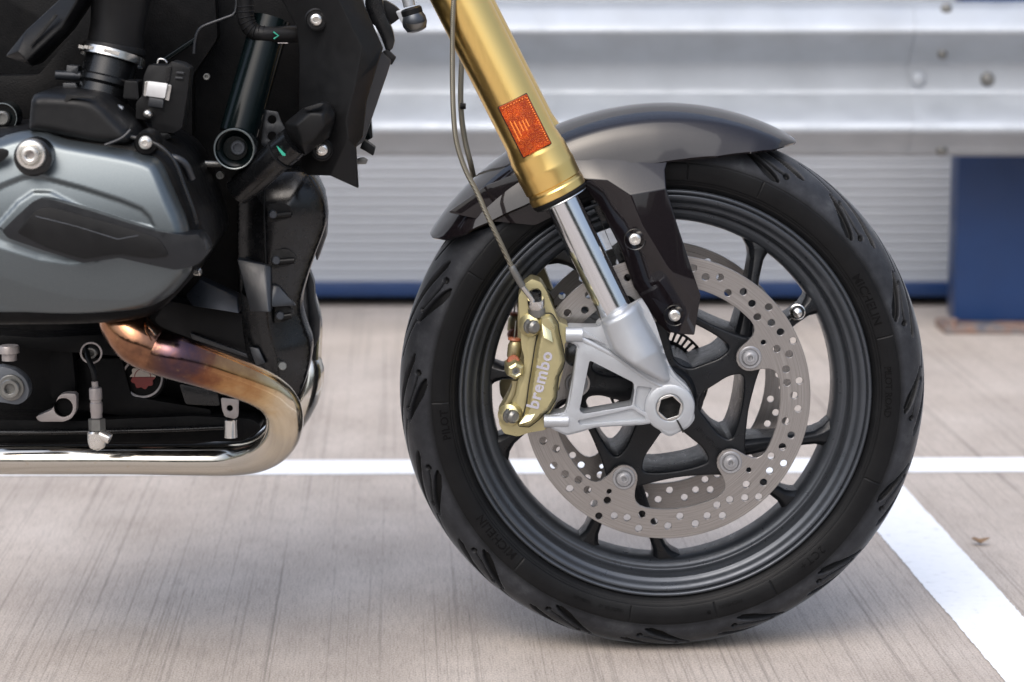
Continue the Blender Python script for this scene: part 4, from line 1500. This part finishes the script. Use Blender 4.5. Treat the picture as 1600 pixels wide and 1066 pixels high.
# oxygen sensor
o2 = part('oxygen_sensor', join(tube([P(148, 596, 2.66), P(149, 606, 2.66)], .0035, 14), lathe([(0, 0), (.0064, 0), (.0068, .002), (.0068, .012), (.0058, .013), (.0058, .0155), (.0066, .0165), (.0066, .026), (.0060, .028), (.0060, .032)], P(149, 606, 2.66), (.02, 0, -1), 20)), 'lug', smooth=35)
part('sensor_hex', lathe([(.0060, 0), (.0090, .001), (.0090, .013), (.0070, .014)], P(151, 653, 2.66), (.02, 0, -1), 6), 'dullbolt', o2, smooth=15)
part('sensor_boss', join(lathe([(.0085, 0), (.0100, .002), (.0100, .012), (.0080, .018), (0, .022)], P(151, 673, 2.66), (.02, 0, -1), 24), lathe([(0, 0), (.0055, 0), (.006, .002), (.006, .012)], P(172, 686, 2.655), (-.7, .1, .3), 16)), 'bolt', o2, smooth=35)
ptube('sensor_cable', [(149, 598, 2.66), (146, 580, 2.662), (138, 560, 2.67), (134, 540, 2.69)], .0030, 'rubber', o2, n=12)
part('cable_clip', lathe([(.0100, 0), (.0118, 0), (.0118, .003), (.0100, .003)], P(143, 551, 2.68), (0, -1, 0), 24, closed=True), 'lug')
screw('case_bolt', 143, 551, 2.685, 9, 'dullbolt', None, 'socket')
# round oil filler cap with two-colour badge
cap = part('filler_cap', lathe([(.026, .004), (.026, -.002), (.0245, -.004), (.0225, -.004), (.0215, -.002), (.0205, -.0005), (0, -.0005)], P(223, 590, 2.76), (0, 1, 0), 48), 'casting', smooth=35)
part('cap_ring', lathe([(.0200, -.0005), (.0202, -.0025), (.0222, -.0035), (.0226, -.0020), (.0226, 0)], P(223, 590, 2.757), (0, 1, 0), 56), 'lug', cap, smooth=40)
gb = []
gr = []
bx, by = P(223, 589, 2.752).x, P(223, 589, 2.752).z
for k in range(0, 181, 4):
    r_ = .0130+.0011*math.cos(R(k*2*5.0))
    gb.append((bx+r_*math.cos(R(k)), by+r_*math.sin(R(k))))
for k in range(180, 361, 4):
    r_ = .0125+.0011*math.cos(R(k*2*4.5))
    gr.append((bx+r_*math.cos(R(k)), by-.0004+r_*math.sin(R(k))))
part('badge_upper', plate(gb, 2.752, .003), 'cream', cap)
part('badge_lower', plate(gr, 2.752, .003), 'red', cap)
part('badge_arc', plate([(bx+.0092*math.cos(R(k)), by+.0092*math.sin(R(k))) for k in range(0, 181, 6)]+[(bx+.0084*math.cos(R(k)), by+.0084*math.sin(R(k))) for k in range(180, -1, -6)], 2.7515, .002), 'red', cap)
# lugs and bolts low on the crankcase
lg = pp('crankcase_lug', [(55, 652), (82, 640), (92, 618), (104, 615), (119, 616), (119, 642), (112, 654), (100, 659), (62, 659)], 2.70, .015, 'lug', r=5, holes=[pcirc(99, 637, 15, 20)], bevel=.0015)
part('lug_bore', lathe([(.0095, 0), (.0095, .010), (0, .010)], P(99, 637, 2.701), (0, 1, 0), 24), 'casting', lg)
screw('lug_pin', 79, 649, 2.702, 3.5, 'dark', lg, 'socket')
pp('stand_arm', [(-70, 585), (0, 573), (22, 578), (40, 592), (46, 610), (42, 625), (28, 633), (0, 628), (-70, 640)], 2.66, .02, 'armgrey', r=8, bevel=.003)
screw('stand_bolt', 17, 606, 2.657, 15, 'dullbolt', None, 'socket', washer=1.35)
part('sensor_plug', lathe([(0, 0), (.010, 0), (.011, .002), (.011, .008), (.008, .009), (.008, .016), (0, .016)], P(14, 540, 2.68), (0, 0, -1), 16), 'lug')
pp('bracket_tab', [(345, 622), (373, 625), (372, 652), (366, 655), (351, 651), (347, 640)], 2.69, .004, 'lug', r=3, holes=[pcirc(359, 638, 5, 14)], bevel=.0006)
part('tab_spacer', lathe([(0, 0), (.006, 0), (.007, .001), (.007, .020), (0, .020)], P(360, 655, 2.70), (0, 0, -1), 18), 'steel')
pp('sump_rib', [(120, 560), (190, 560), (205, 620), (330, 640), (330, 655), (190, 650), (120, 640)], 2.75, .03, 'casting', r=6, bevel=.003)
pp('sump', [(-70, 655), (120, 658), (300, 650), (395, 655), (410, 668), (380, 690), (-70, 694)], 2.735, .08, 'casting', r=8, bevel=.005)
ptube('sump_flange', [(-70, 676, 2.73), (60, 676, 2.73), (250, 672, 2.73), (350, 668, 2.73)], .0028, 'gloss_black', None, n=10)
pp('crankcase_web', [(78, 540), (112, 540), (118, 600), (110, 640), (80, 620)], 2.73, .05, 'casting', r=5, bevel=.003)
pp('crankcase_web', [(-60, 520), (60, 528), (180, 522), (240, 560), (180, 556), (40, 545), (-60, 545)], 2.72, .05, 'casting', r=5, bevel=.003)
pp('crankcase_web', [(280, 600), (340, 612), (344, 635), (290, 632)], 2.74, .03, 'gloss_black', r=5, bevel=.002)

# --- cylinder head: black housing, painted cover, trim
hous = pr('cylinder_head', [(-70, 215), (60, 203), (215, 218), (248, 228), (278, 250), (292, 282), (308, 325), (322, 368), (323, 392), (306, 418), (288, 448), (258, 480), (225, 498), (160, 506), (-70, 508)], 2.514, .20, lambda d, x, z: .014*(1-(1-min(d/.014, 1))**2)**.5, 'casting', None, ch=1, step=6)
ptube('head_gasket_rib', [(205, 214, 2.50), (245, 226, 2.497), (272, 252, 2.495), (288, 292, 2.493), (302, 330, 2.492), (307, 350, 2.492)], .0022, 'gloss_black', hous, n=8)
ptube('head_fin', [(256, 246, 2.52), (275, 248, 2.518), (290, 258, 2.52), (300, 280, 2.525)], .004, 'plastic_lit', hous, n=10)
ctop = [(-70, 240), (0, 214), (32, 205), (70, 204), (90, 216), (130, 223), (200, 235), (240, 246), (254, 260), (272, 304), (296, 357), (300, 418), (288, 440), (256, 474), (226, 492), (160, 501), (90, 506), (0, 505), (-70, 505)]
cr = PS([(-70, 340), (0, 289), (30, 277), (48, 273), (62, 275), (130, 293), (190, 312), (222, 325), (236, 338), (246, 360), (200, 352), (130, 330), (78, 304), (52, 303), (30, 318), (0, 352), (-70, 420)], 2.47)
zc_ = P(0, 372, 2.47).z
lo = PS([(-70, 440), (0, 433), (60, 455), (120, 471), (200, 473), (240, 455), (270, 425), (320, 420), (330, 600), (-70, 600)], 2.47)
wl_ = PS([(-70, 330), (3, 358), (60, 386), (130, 408), (187, 401), (150, 411), (110, 416), (60, 408), (0, 388), (-70, 360)], 2.47)
wl2_ = PS([(-70, 360), (0, 388), (60, 408), (110, 416), (150, 411), (187, 401)], 2.47)
def hcov(d, x, z):
    h = .020*(1-(1-min(d/.012, 1))**2.4)
    # overall barrel shape: upper half leans up, lower half leans down
    t_ = (z-zc_)/.095
    h -= (.020 if t_ > 0 else .036)*t_*t_
    if inside((x, z), wl_):
        h -= min(.0035, .45*pdist((x, z), wl2_, False))
    if inside((x, z), cr):
        h -= .0028*min(1, pdist((x, z), cr)/.003)
    if inside((x, z), lo):
        h -= .25*min(.03, pdist((x, z), lo))
    return h
hc = pr('cylinder_head_cover', ctop, 2.488, .02, hcov, 'cover', None, ch=2, step=3.2, smooth=60)
tr = [(3, 361), (22, 342), (50, 316), (62, 311), (76, 311), (140, 330), (200, 350), (245, 362), (280, 368), (298, 369), (308, 365), (318, 378), (323, 395), (314, 408), (298, 417), (274, 421), (235, 413), (187, 403), (160, 407), (130, 411), (70, 392), (12, 372)]
ti = PS([(33, 358), (58, 330), (80, 328), (150, 348), (215, 366), (246, 376), (256, 388), (260, 396), (230, 398), (187, 396), (132, 404), (80, 388)], 2.46)
def htrim(d, x, z):
    h = .011*(1-(1-min(d/.006, 1))**2)**.5
    if inside((x, z), ti):
        h -= .003*min(1, pdist((x, z), ti)/.0015)
    h -= .10*max(0, zc_-.004-z) * (1 if z < zc_ else 0)
    return h
tr_o = rnd(PS([(3, 361), (22, 342), (50, 316), (62, 310), (78, 311), (140, 329), (200, 348), (245, 361), (280, 367), (300, 368), (309, 366), (320, 380), (324, 396), (314, 409), (298, 418), (274, 422), (235, 414), (187, 403), (160, 407), (130, 411), (70, 392), (12, 372)], 2.455), .003, 3)
trim = part('cover_trim', plate(tr_o, 2.4545, .045), 'trimplastic', hc, bevel=.0045, seg=4, smooth=60)
ti_o = rnd(PS([(26, 363), (54, 331), (67, 324), (84, 325), (140, 340), (215, 361), (247, 373), (258, 386), (264, 400), (236, 404), (187, 397), (160, 400), (131, 405), (78, 389)], 2.454), .004, 3)
part('trim_panel', plate(ti_o, 2.4532, .004), 'plastic', trim, bevel=.0008, smooth=40)
ptube('trim_line', [(56, 338, 2.4530), (120, 354, 2.4530), (184, 374, 2.4530), (216, 368, 2.4530)], .0003, 'armgrey', trim, n=6, sub=1)
# large cover bolt in its seat
bs = P(50, 241, 2.464)
part('bolt_seat', lathe([(.0185, .02), (.0185, -.0015), (.0165, -.003), (.0, -.003)], bs+Vector((.001, 0, -.003)), (0, 1, 0), 40), 'gloss_black', hc)
part('cover_bolt', lathe([(.0145, .01), (.0145, -.0055), (.0135, -.0075), (.0112, -.0080), (.0095, -.0070), (.0090, -.0065), (.0088, -.0105), (.0078, -.0125), (.0055, -.0130), (.0045, -.0125), (.0042, -.0060), (0, -.0060)], bs, (0, 1, 0), 40), 'bolt', hc, smooth=30)
part('bolt_socket', lathe([(0, -.0062), (.0040, -.0062), (.0040, -.004)], bs, (0, 1, 0), 6), 'lug', hc)
pp('cover_recess', [(-20, 236), (2, 232), (12, 236), (12, 243), (4, 252), (-20, 262)], 2.4655, .006, 'plastic', hc, r=5, bevel=.001)
screw('head_screw', 227, 223, 2.49, 8.5, 'bolt', hous, 'button', washer=1.15)
part('screw_boss', lathe([(0, .0), (.0105, 0), (.0120, .003), (.0125, .03)], P(228, 224, 2.496), (0, 1, 0), 28), 'casting', hous)
screw('head_screw', 310, 425, 2.53, 6, 'bolt', hous, 'hex', ax=(1, -.3, 0))
# spark plug cover above the head
cap2 = pr('ignition_cover', [(50, 150), (62, 144), (96, 145), (140, 149), (162, 158), (188, 185), (204, 200), (216, 226), (162, 227), (110, 216), (66, 208), (46, 206), (47, 180)], 2.515, .10, lambda d, x, z: .017*(1-(1-min(d/.010, 1))**2)**.5 + .10*max(0, P(0, 168, 2.5).z-z)*.6, 'plastic', None, ch=1, step=4)
vf = facet([(53, 151, 2.520), (62, 144, 2.53), (140, 149, 2.53), (162, 160, 2.53), (190, 187, 2.53), (186, 194, 2.503), (140, 166, 2.500), (72, 158, 2.500), (54, 166, 2.505)], [(0, 1, 2, 7, 8), (2, 3, 6, 7), (3, 4, 5, 6)], .012)
part('cover_shoulder', vf, 'plastic_lit', cap2, bevel=.0015)
pp('cover_slot', [(104, 148), (150, 151), (146, 154), (112, 154), (104, 160), (100, 158)], 2.4985, .004, 'dark', cap2, r=1)
ptube('cover_edge', [(164, 227, 2.492), (190, 216, 2.492), (204, 203, 2.495)], .0014, 'plastic_lit', cap2, n=8)
# --- intake tract
it = part('intake_duct', tube([P(196, -60, 2.62), P(189, 0, 2.62), P(184, 40, 2.62), P(180, 72, 2.62)], [.034, .0300, .0275, .0285], 48), 'plastic', smooth=60)
part('duct_lip', lathe([(.0275, 0), (.0310, .001), (.0318, .004), (.0318, .007), (.0290, .008)], P(180, 70, 2.62), (-.16, -.12, -1), 48), 'rubber', it)
axi = Vector((-.24, -.22, -1)).normalized()
cl = part('hose_clamp', lathe([(.0325, 0), (.0338, .0004), (.0338, .0080), (.0325, .0084)], P(177, 82, 2.62), axi, 56, closed=True), 'steel', smooth=40)
pc_ = P(177, 82, 2.62)
vf = []
for a_, w_ in ((-58, .010), (-42, .005), (-30, .005), (8, .016)):
    r_ = .0345
    u_ = Vector((1, 0, 0)); u_ = (u_-axi*u_.dot(axi)).normalized(); v_ = axi.cross(u_)
    if v_.y > 0:
        v_ = -v_
    c_ = pc_+axi*.0042+(u_*math.sin(R(a_))+v_*math.cos(R(a_)))*r_
    vf.append(box(c_, (w_*math.cos(R(a_)), .002, .0032), Matrix.Rotation(R(14), 3, 'Y')))
part('clamp_screw', join(*vf), 'bolt', cl)
part('throttle_body', lathe([(.0275, 0), (.0275, .020), (.0290, .022), (.0290, .027), (.0262, .030), (.0262, .050), (.030, .055), (.030, .070)], P(175, 92, 2.62), axi, 48), 'gloss_black', smooth=30)
ptube('throttle_port', [(86, 117, 2.60), (125, 119, 2.605)], .0048, 'plastic_lit', None, n=16)
pp('throttle_lever_box', [(104, 102), (122, 104), (121, 122), (103, 120)], 2.60, .02, 'plastic_lit', r=2, bevel=.0015)
pp('throttle_foot', [(98, 130), (118, 130), (124, 145), (98, 145)], 2.60, .02, 'plastic_lit', r=2, bevel=.0015)
vf = facet([(158, 156, 2.56), (170, 158, 2.56), (192, 168, 2.56), (190, 178, 2.56), (182, 174, 2.56)], [(0, 1, 2, 3, 4)], .01)
part('gasket_plate', vf, 'silver', bevel=.001)
pp('injector_block', [(195, 126), (215, 128), (217, 156), (192, 154)], 2.575, .04, 'plastic', r=3, bevel=.002)
# electrical connector with bright clip
cn = pp('connector', [(232, 102), (262, 103), (268, 96), (284, 100), (297, 108), (292, 150), (284, 200), (272, 208), (240, 206), (236, 188), (212, 186), (213, 160), (222, 150), (225, 118)], 2.575, .035, 'plastic', r=3, bevel=.0025)
pp('connector_rib', [(262, 104), (268, 104), (264, 128), (258, 128)], 2.572, .01, 'gloss_black', cn, r=1)
pp('connector_rib', [(276, 112), (288, 113), (287, 116), (275, 115)], 2.572, .01, 'plastic_lit', cn, r=1)
pp('connector_rib', [(274, 120), (286, 121), (285, 124), (273, 123)], 2.572, .01, 'plastic_lit', cn, r=1)
pp('connector_latch', [(233, 152), (256, 156), (254, 169), (231, 166)], 2.570, .01, 'plastic_lit', cn, r=2, bevel=.001)
pp('spring_clip', [(231, 127), (262, 131), (257, 154), (228, 150)], 2.569, .004, 'clip', cn, r=2, bevel=.0012)
pp('spring_clip', [(226, 128), (231, 127), (228, 151), (224, 150)], 2.570, .004, 'steel', cn, r=1, bevel=.0006)
pp('spring_clip', [(263, 132), (268, 134), (264, 158), (258, 156)], 2.570, .004, 'steel', cn, r=1, bevel=.0006)
part('connector_pin', lathe([(0, -.006), (.0030, -.0055), (.0042, -.003), (.0044, 0), (.0044, .004)], P(231, 178, 2.572), (0, 1, 0), 20), 'bolt', cn, smooth=60)
ptube('wire_loop', [(246, 99, 2.568), (248, 93, 2.568), (256, 93, 2.568), (261, 98, 2.568)], .0008, 'steel', cn, n=8)
pp('connector_lower', [(240, 206), (262, 208), (268, 215), (250, 222), (226, 206)], 2.58, .03, 'gloss_black', cn, r=2, bevel=.002)
# left edge: pivot with ring
pv = part('pivot_ring', lathe([(.0150, .03), (.0150, -.001), (.0142, -.002), (.0136, -.001), (.0130, .006), (0, .006)], P(4, 184, 2.62), (0, 1, 0), 48), 'frame', smooth=35)
part('pivot_bolt', lathe([(.0075, .008), (.0075, -.002), (.0060, -.0035), (.0048, -.0035), (.0045, 0), (0, 0)], P(4, 185, 2.62), (0, 1, 0), 28), 'dullbolt', pv, smooth=30)
part('pivot_lip', lathe([(.0142, -.0019), (.0149, -.0019), (.0152, -.0010), (.0149, 0)], P(4, 184, 2.62), (0, 1, 0), 48), 'lipgrey', pv)
pp('frame_plate', [(-70, 120), (60, 118), (110, 60), (160, -60), (330, -90), (340, 60), (300, 120), (300, 240), (220, 240), (130, 150), (60, 200), (-70, 210)], 2.72, .03, 'casting', r=8, bevel=.003)
# airbox flank, upper left
ab = [(8, 90), (22, 70), (50, 40), (92, 2), (110, -30), (150, -30), (134, 8), (118, 30), (96, 62), (52, 105), (40, 98), (10, 92)]
vf = facet([(8, 88, 2.60), (40, 48, 2.60), (92, 0, 2.60), (118, -40, 2.60), (150, -40, 2.60), (132, 8, 2.60), (105, 48, 2.60), (52, 104, 2.60), (42, 96, 2.585), (96, 44, 2.585), (120, 4, 2.585), (135, -40, 2.585), (28, 80, 2.585)], [(0, 1, 12), (1, 2, 9, 8, 12), (2, 3, 11, 10, 9), (3, 4, 11), (4, 5, 10, 11), (5, 6, 9, 10), (6, 7, 8, 9), (7, 0, 12, 8)], .05)
part('air_scoop', vf, 'plastic', bevel=.002)
pp('scoop_slot', [(46, 74), (52, 62), (86, 22), (90, 24), (60, 60)], 2.5835, .004, 'dark', r=1)
ptube('panel_edge', [(303, 84, 2.70), (305, 62, 2.70), (312, 45, 2.70), (330, 36, 2.70), (352, 28, 2.70), (368, 18, 2.70), (370, -20, 2.70)], .0016, 'plastic_lit', None, n=8, sub=3)
ptube('thin_strut', [(254, 96, 2.71), (305, 62, 2.71)], .003, 'frame', None, n=10)
# --- frame down tube with end cap
ft = part('frame_tube', lathe([(.0178, 0), (.0178, 1)], P(408, 60, 2.70), P(372, 210, 2.70)-P(408, 60, 2.70), 48) if False else tube([P(424, 30, 2.72), P(373, 210, 2.69)], .0205, 48), 'frame', smooth=60)
fc_ = part('tube_end', lathe([(.0215, .06), (.0215, -.001), (.0208, -.0025), (.0196, -.0020), (.0188, .008), (.0130, .012), (.0125, .010), (.0095, .010), (0, .010)], P(366, 233, 2.655), (0, 1, 0), 56), 'frame', ft, smooth=35)
part('tube_end_lip', lathe([(.0197, -.0021), (.0208, -.0026), (.0216, -.0010), (.0214, 0)], P(366, 233, 2.655), (0, 1, 0), 56), 'lipgrey', ft)
part('tube_bolt', lathe([(.0078, .012), (.0078, .004), (.0066, .0025), (.0050, .0025), (.0046, .006), (0, .006)], P(371, 232, 2.655), (0, 1, 0), 28), 'rim', ft, smooth=30)
ptube('knurled_pin', [(318, 256, 2.68), (346, 257, 2.68)], .0036, 'dullbolt', None, n=10)
screw('frame_screw', 344, 274, 2.70, 6, 'dullbolt', None, 'socket')
screw('frame_screw', 323, 120, 2.70, 5, 'dullbolt', None, 'socket')
pp('holed_plate', [(414, 172), (434, 175), (440, 192), (448, 205), (442, 224), (424, 236), (408, 226), (410, 205)], 2.70, .004, 'plastic_lit', r=3, holes=[pcirc(425, 187, 7, 16), pcirc(425, 213, 7.5, 16)], bevel=.0008)
# coolant hose with green mark
hz_ = ptube('coolant_hose', [(382, -40, 2.70), (383, 10, 2.70), (386, 34, 2.70), (398, 50, 2.70), (420, 54, 2.70), (474, 53, 2.71)], .0088, 'rubber', None, n=24, sub=8)
rbs = []
for i_ in range(9):
    a_ = 95+i_*10
    q_ = spline([(383, 10), (386, 34), (398, 50), (420, 54)], 3)[i_]
    q2 = spline([(383, 10), (386, 34), (398, 50), (420, 54)], 3)[min(i_+1, 9)]
    d_ = (P(q2[0], q2[1], 2.66)-P(q_[0], q_[1], 2.66))
    rbs.append(lathe([(.0088, -.0007), (.0095, 0), (.0088, .0007)], P(q_[0], q_[1], 2.70), d_, 24))
part('hose_ribs', join(*rbs), 'rubber', hz_)
part('hose_mark', tube([P(427, 50, 2.690), P(435, 56, 2.690), P(428, 61, 2.690)], .0009, 8), 'green', hz_)
part('hose_seam', tube([P(434, 67.5, 2.655), P(450, 67.5, 2.655)], .0004, 6), 'lug', hz_)
# --- lower coolant elbow with angular black cap
eh = ptube('radiator_hose', [(372, 300, 2.68, .015), (398, 276, 2.67, .0165), (425, 252, 2.66, .0165), (448, 232, 2.655, .0170), (462, 220, 2.65, .0170)], .016, 'gloss_black', None, n=32)
for u_ in (.0, 1.0):
    q_ = lerp((436, 243), (450, 230), u_)
    part('hose_band', lathe([(.0168, 0), (.0180, .0006), (.0180, .0022), (.0168, .0028)], P(q_[0], q_[1], 2.656), P(462, 220, 2.65)-P(425, 252, 2.66), 40), 'plastic', eh)
part('hose_mark', plate([(p.x, p.z) for p in (P(x, y, 2.636) for x, y in ((432, 228), (436, 231), (446, 241), (446, 244), (441, 243), (436, 236)))], 2.636, .002), 'green', eh)
vf = facet([(445, 192, 2.650), (470, 172, 2.648), (507, 160, 2.650), (515, 163, 2.650), (524, 178, 2.650), (521, 192, 2.650), (514, 216, 2.650), (500, 226, 2.650), (475, 245, 2.650), (462, 232, 2.650), (448, 215, 2.650),
            (462, 196, 2.628), (485, 176, 2.626), (505, 178, 2.626), (508, 196, 2.626), (490, 218, 2.628), (472, 226, 2.630)],
           [(0, 1, 12, 11), (1, 2, 3, 13, 12), (3, 4, 5, 14, 13), (5, 6, 7, 15, 14), (7, 8, 16, 15), (8, 9, 10, 16), (10, 0, 11, 16), (11, 12, 13, 14, 15, 16)], .03)
el = part('elbow_cap', vf, 'plastic', bevel=.004, seg=3)
pp('elbow_opening', [(474, 170), (498, 162), (506, 162), (500, 167), (484, 172)], 2.628, .01, 'dark', el, r=2)
# --- radiator shroud: folded black panel
SV = [(438, -60, 2.69), (528, -60, 2.655), (560, -60, 2.69), (440, 0, 2.69), (530, 0, 2.655), (565, 0, 2.690), (463, 42, 2.69), (566, 74, 2.652), (598, 76, 2.688), (467, 80, 2.69), (556, 130, 2.652), (590, 100, 2.674), (467, 168, 2.69), (541, 190, 2.653), (572, 160, 2.676),
      (470, 262, 2.69), (545, 215, 2.653), (556, 228, 2.668), (480, 274, 2.69), (516, 275, 2.668), (560, 295, 2.665), (567, 215, 2.678)]
SF = [(0, 1, 4, 3), (1, 2, 5, 4), (3, 4, 7, 6), (4, 5, 8, 7), (6, 7, 10, 9), (7, 8, 11, 10), (9, 10, 13, 12), (10, 11, 14, 13), (12, 13, 16, 15), (13, 14, 21, 17, 16), (15, 16, 19, 18), (16, 17, 20, 19)]
vf = facet(SV, SF, .012)
sh_ = part('radiator_shroud', vf, 'plastic', bevel=.0018, seg=3, smooth=25)
vf = facet([(590, 76, 2.69), (611, 95, 2.70), (606, 112, 2.70), (568, 222, 2.70), (548, 236, 2.692), (548, 200, 2.690), (575, 100, 2.690)], [(0, 1, 2, 6), (6, 2, 3, 5), (5, 3, 4)], .012)
part('shroud_strip', vf, 'plastic_lit', sh_, bevel=.001)
for (x, y) in ((494, 31), (503, 234)):
    Yq = 2.673 if y < 100 else 2.668
    part('screw_seat', lathe([(.0115, .01), (.0120, -.0010), (.0105, -.0022), (.0095, -.0008), (0, -.0008)], P(x, y, Yq-.002), (0, 1, 0), 36), 'plastic', sh_)
    screw('shroud_screw', x, y, Yq-.003, 9.5, 'bolt', sh_, 'button')
pp('cowl_edge', [(572, -40), (592, -40), (600, 20), (612, 44), (617, 62), (613, 78), (604, 82), (596, 60), (570, 10)], 2.72, .02, 'gloss_black', r=6, bevel=.003)
pp('cowl_tab', [(598, 80), (606, 78), (619, 90), (612, 102), (600, 96)], 2.715, .01, 'plastic', r=2, bevel=.001)
vf = facet([(562, 232, 2.71), (568, 218, 2.71), (586, 231, 2.71), (583, 244, 2.71), (570, 236, 2.71)], [(0, 1, 2, 3, 4)], .02)
part('horn_bracket', vf, 'plastic', bevel=.001)
vf = facet([(558, 248, 2.72), (568, 246, 2.72), (575, 250, 2.72), (572, 257, 2.72), (558, 257, 2.72)], [(0, 1, 2, 3, 4)], .006)
part('horn_bracket', vf, 'dullbolt', bevel=.001)
vf = facet([(572, 190, 2.75), (579, 182, 2.75), (582, 216, 2.75), (570, 222, 2.75)], [(0, 1, 2, 3)], .02)
part('fan_edge', vf, 'frame', bevel=.001)
# steering damper / link end with ball joint
lk = part('link_rod', tube([P(622, -60, 2.74), P(640, 10, 2.74)], .0065, 24), 'silver')
part('ball_boot', lathe([(.0100, 0), (.0118, .002), (.0118, .007), (.0100, .009)], P(641, 12, 2.74), P(644, 24, 2.74)-P(640, 10, 2.74), 28), 'rubber', lk)
part('ball_socket', lathe([(0, -.0135), (.006, -.0120), (.0105, -.0085), (.0132, -.0020), (.0132, .004), (.0105, .0105), (.006, .0125), (0, .0130)], P(647, 32, 2.74), (P(644, 24, 2.74)-P(640, 10, 2.74)), 32), 'rim', lk, smooth=40)
part('socket_nut', lathe([(0, -.002), (.0080, -.002), (.0105, .001), (.0110, .006)], P(650, 41, 2.735), (-.1, -.3, 1), 24), 'dullbolt', lk)
pp('link_arm', [(560, 20), (600, 0), (615, 8), (624, 16), (628, 26), (618, 34), (606, 42), (590, 44)], 2.745, .02, 'plastic', r=4, bevel=.002)
pp('link_plate', [(618, 18), (632, 14), (640, 40), (648, 50), (636, 46), (626, 34)], 2.735, .006, 'silver', r=3, bevel=.001)
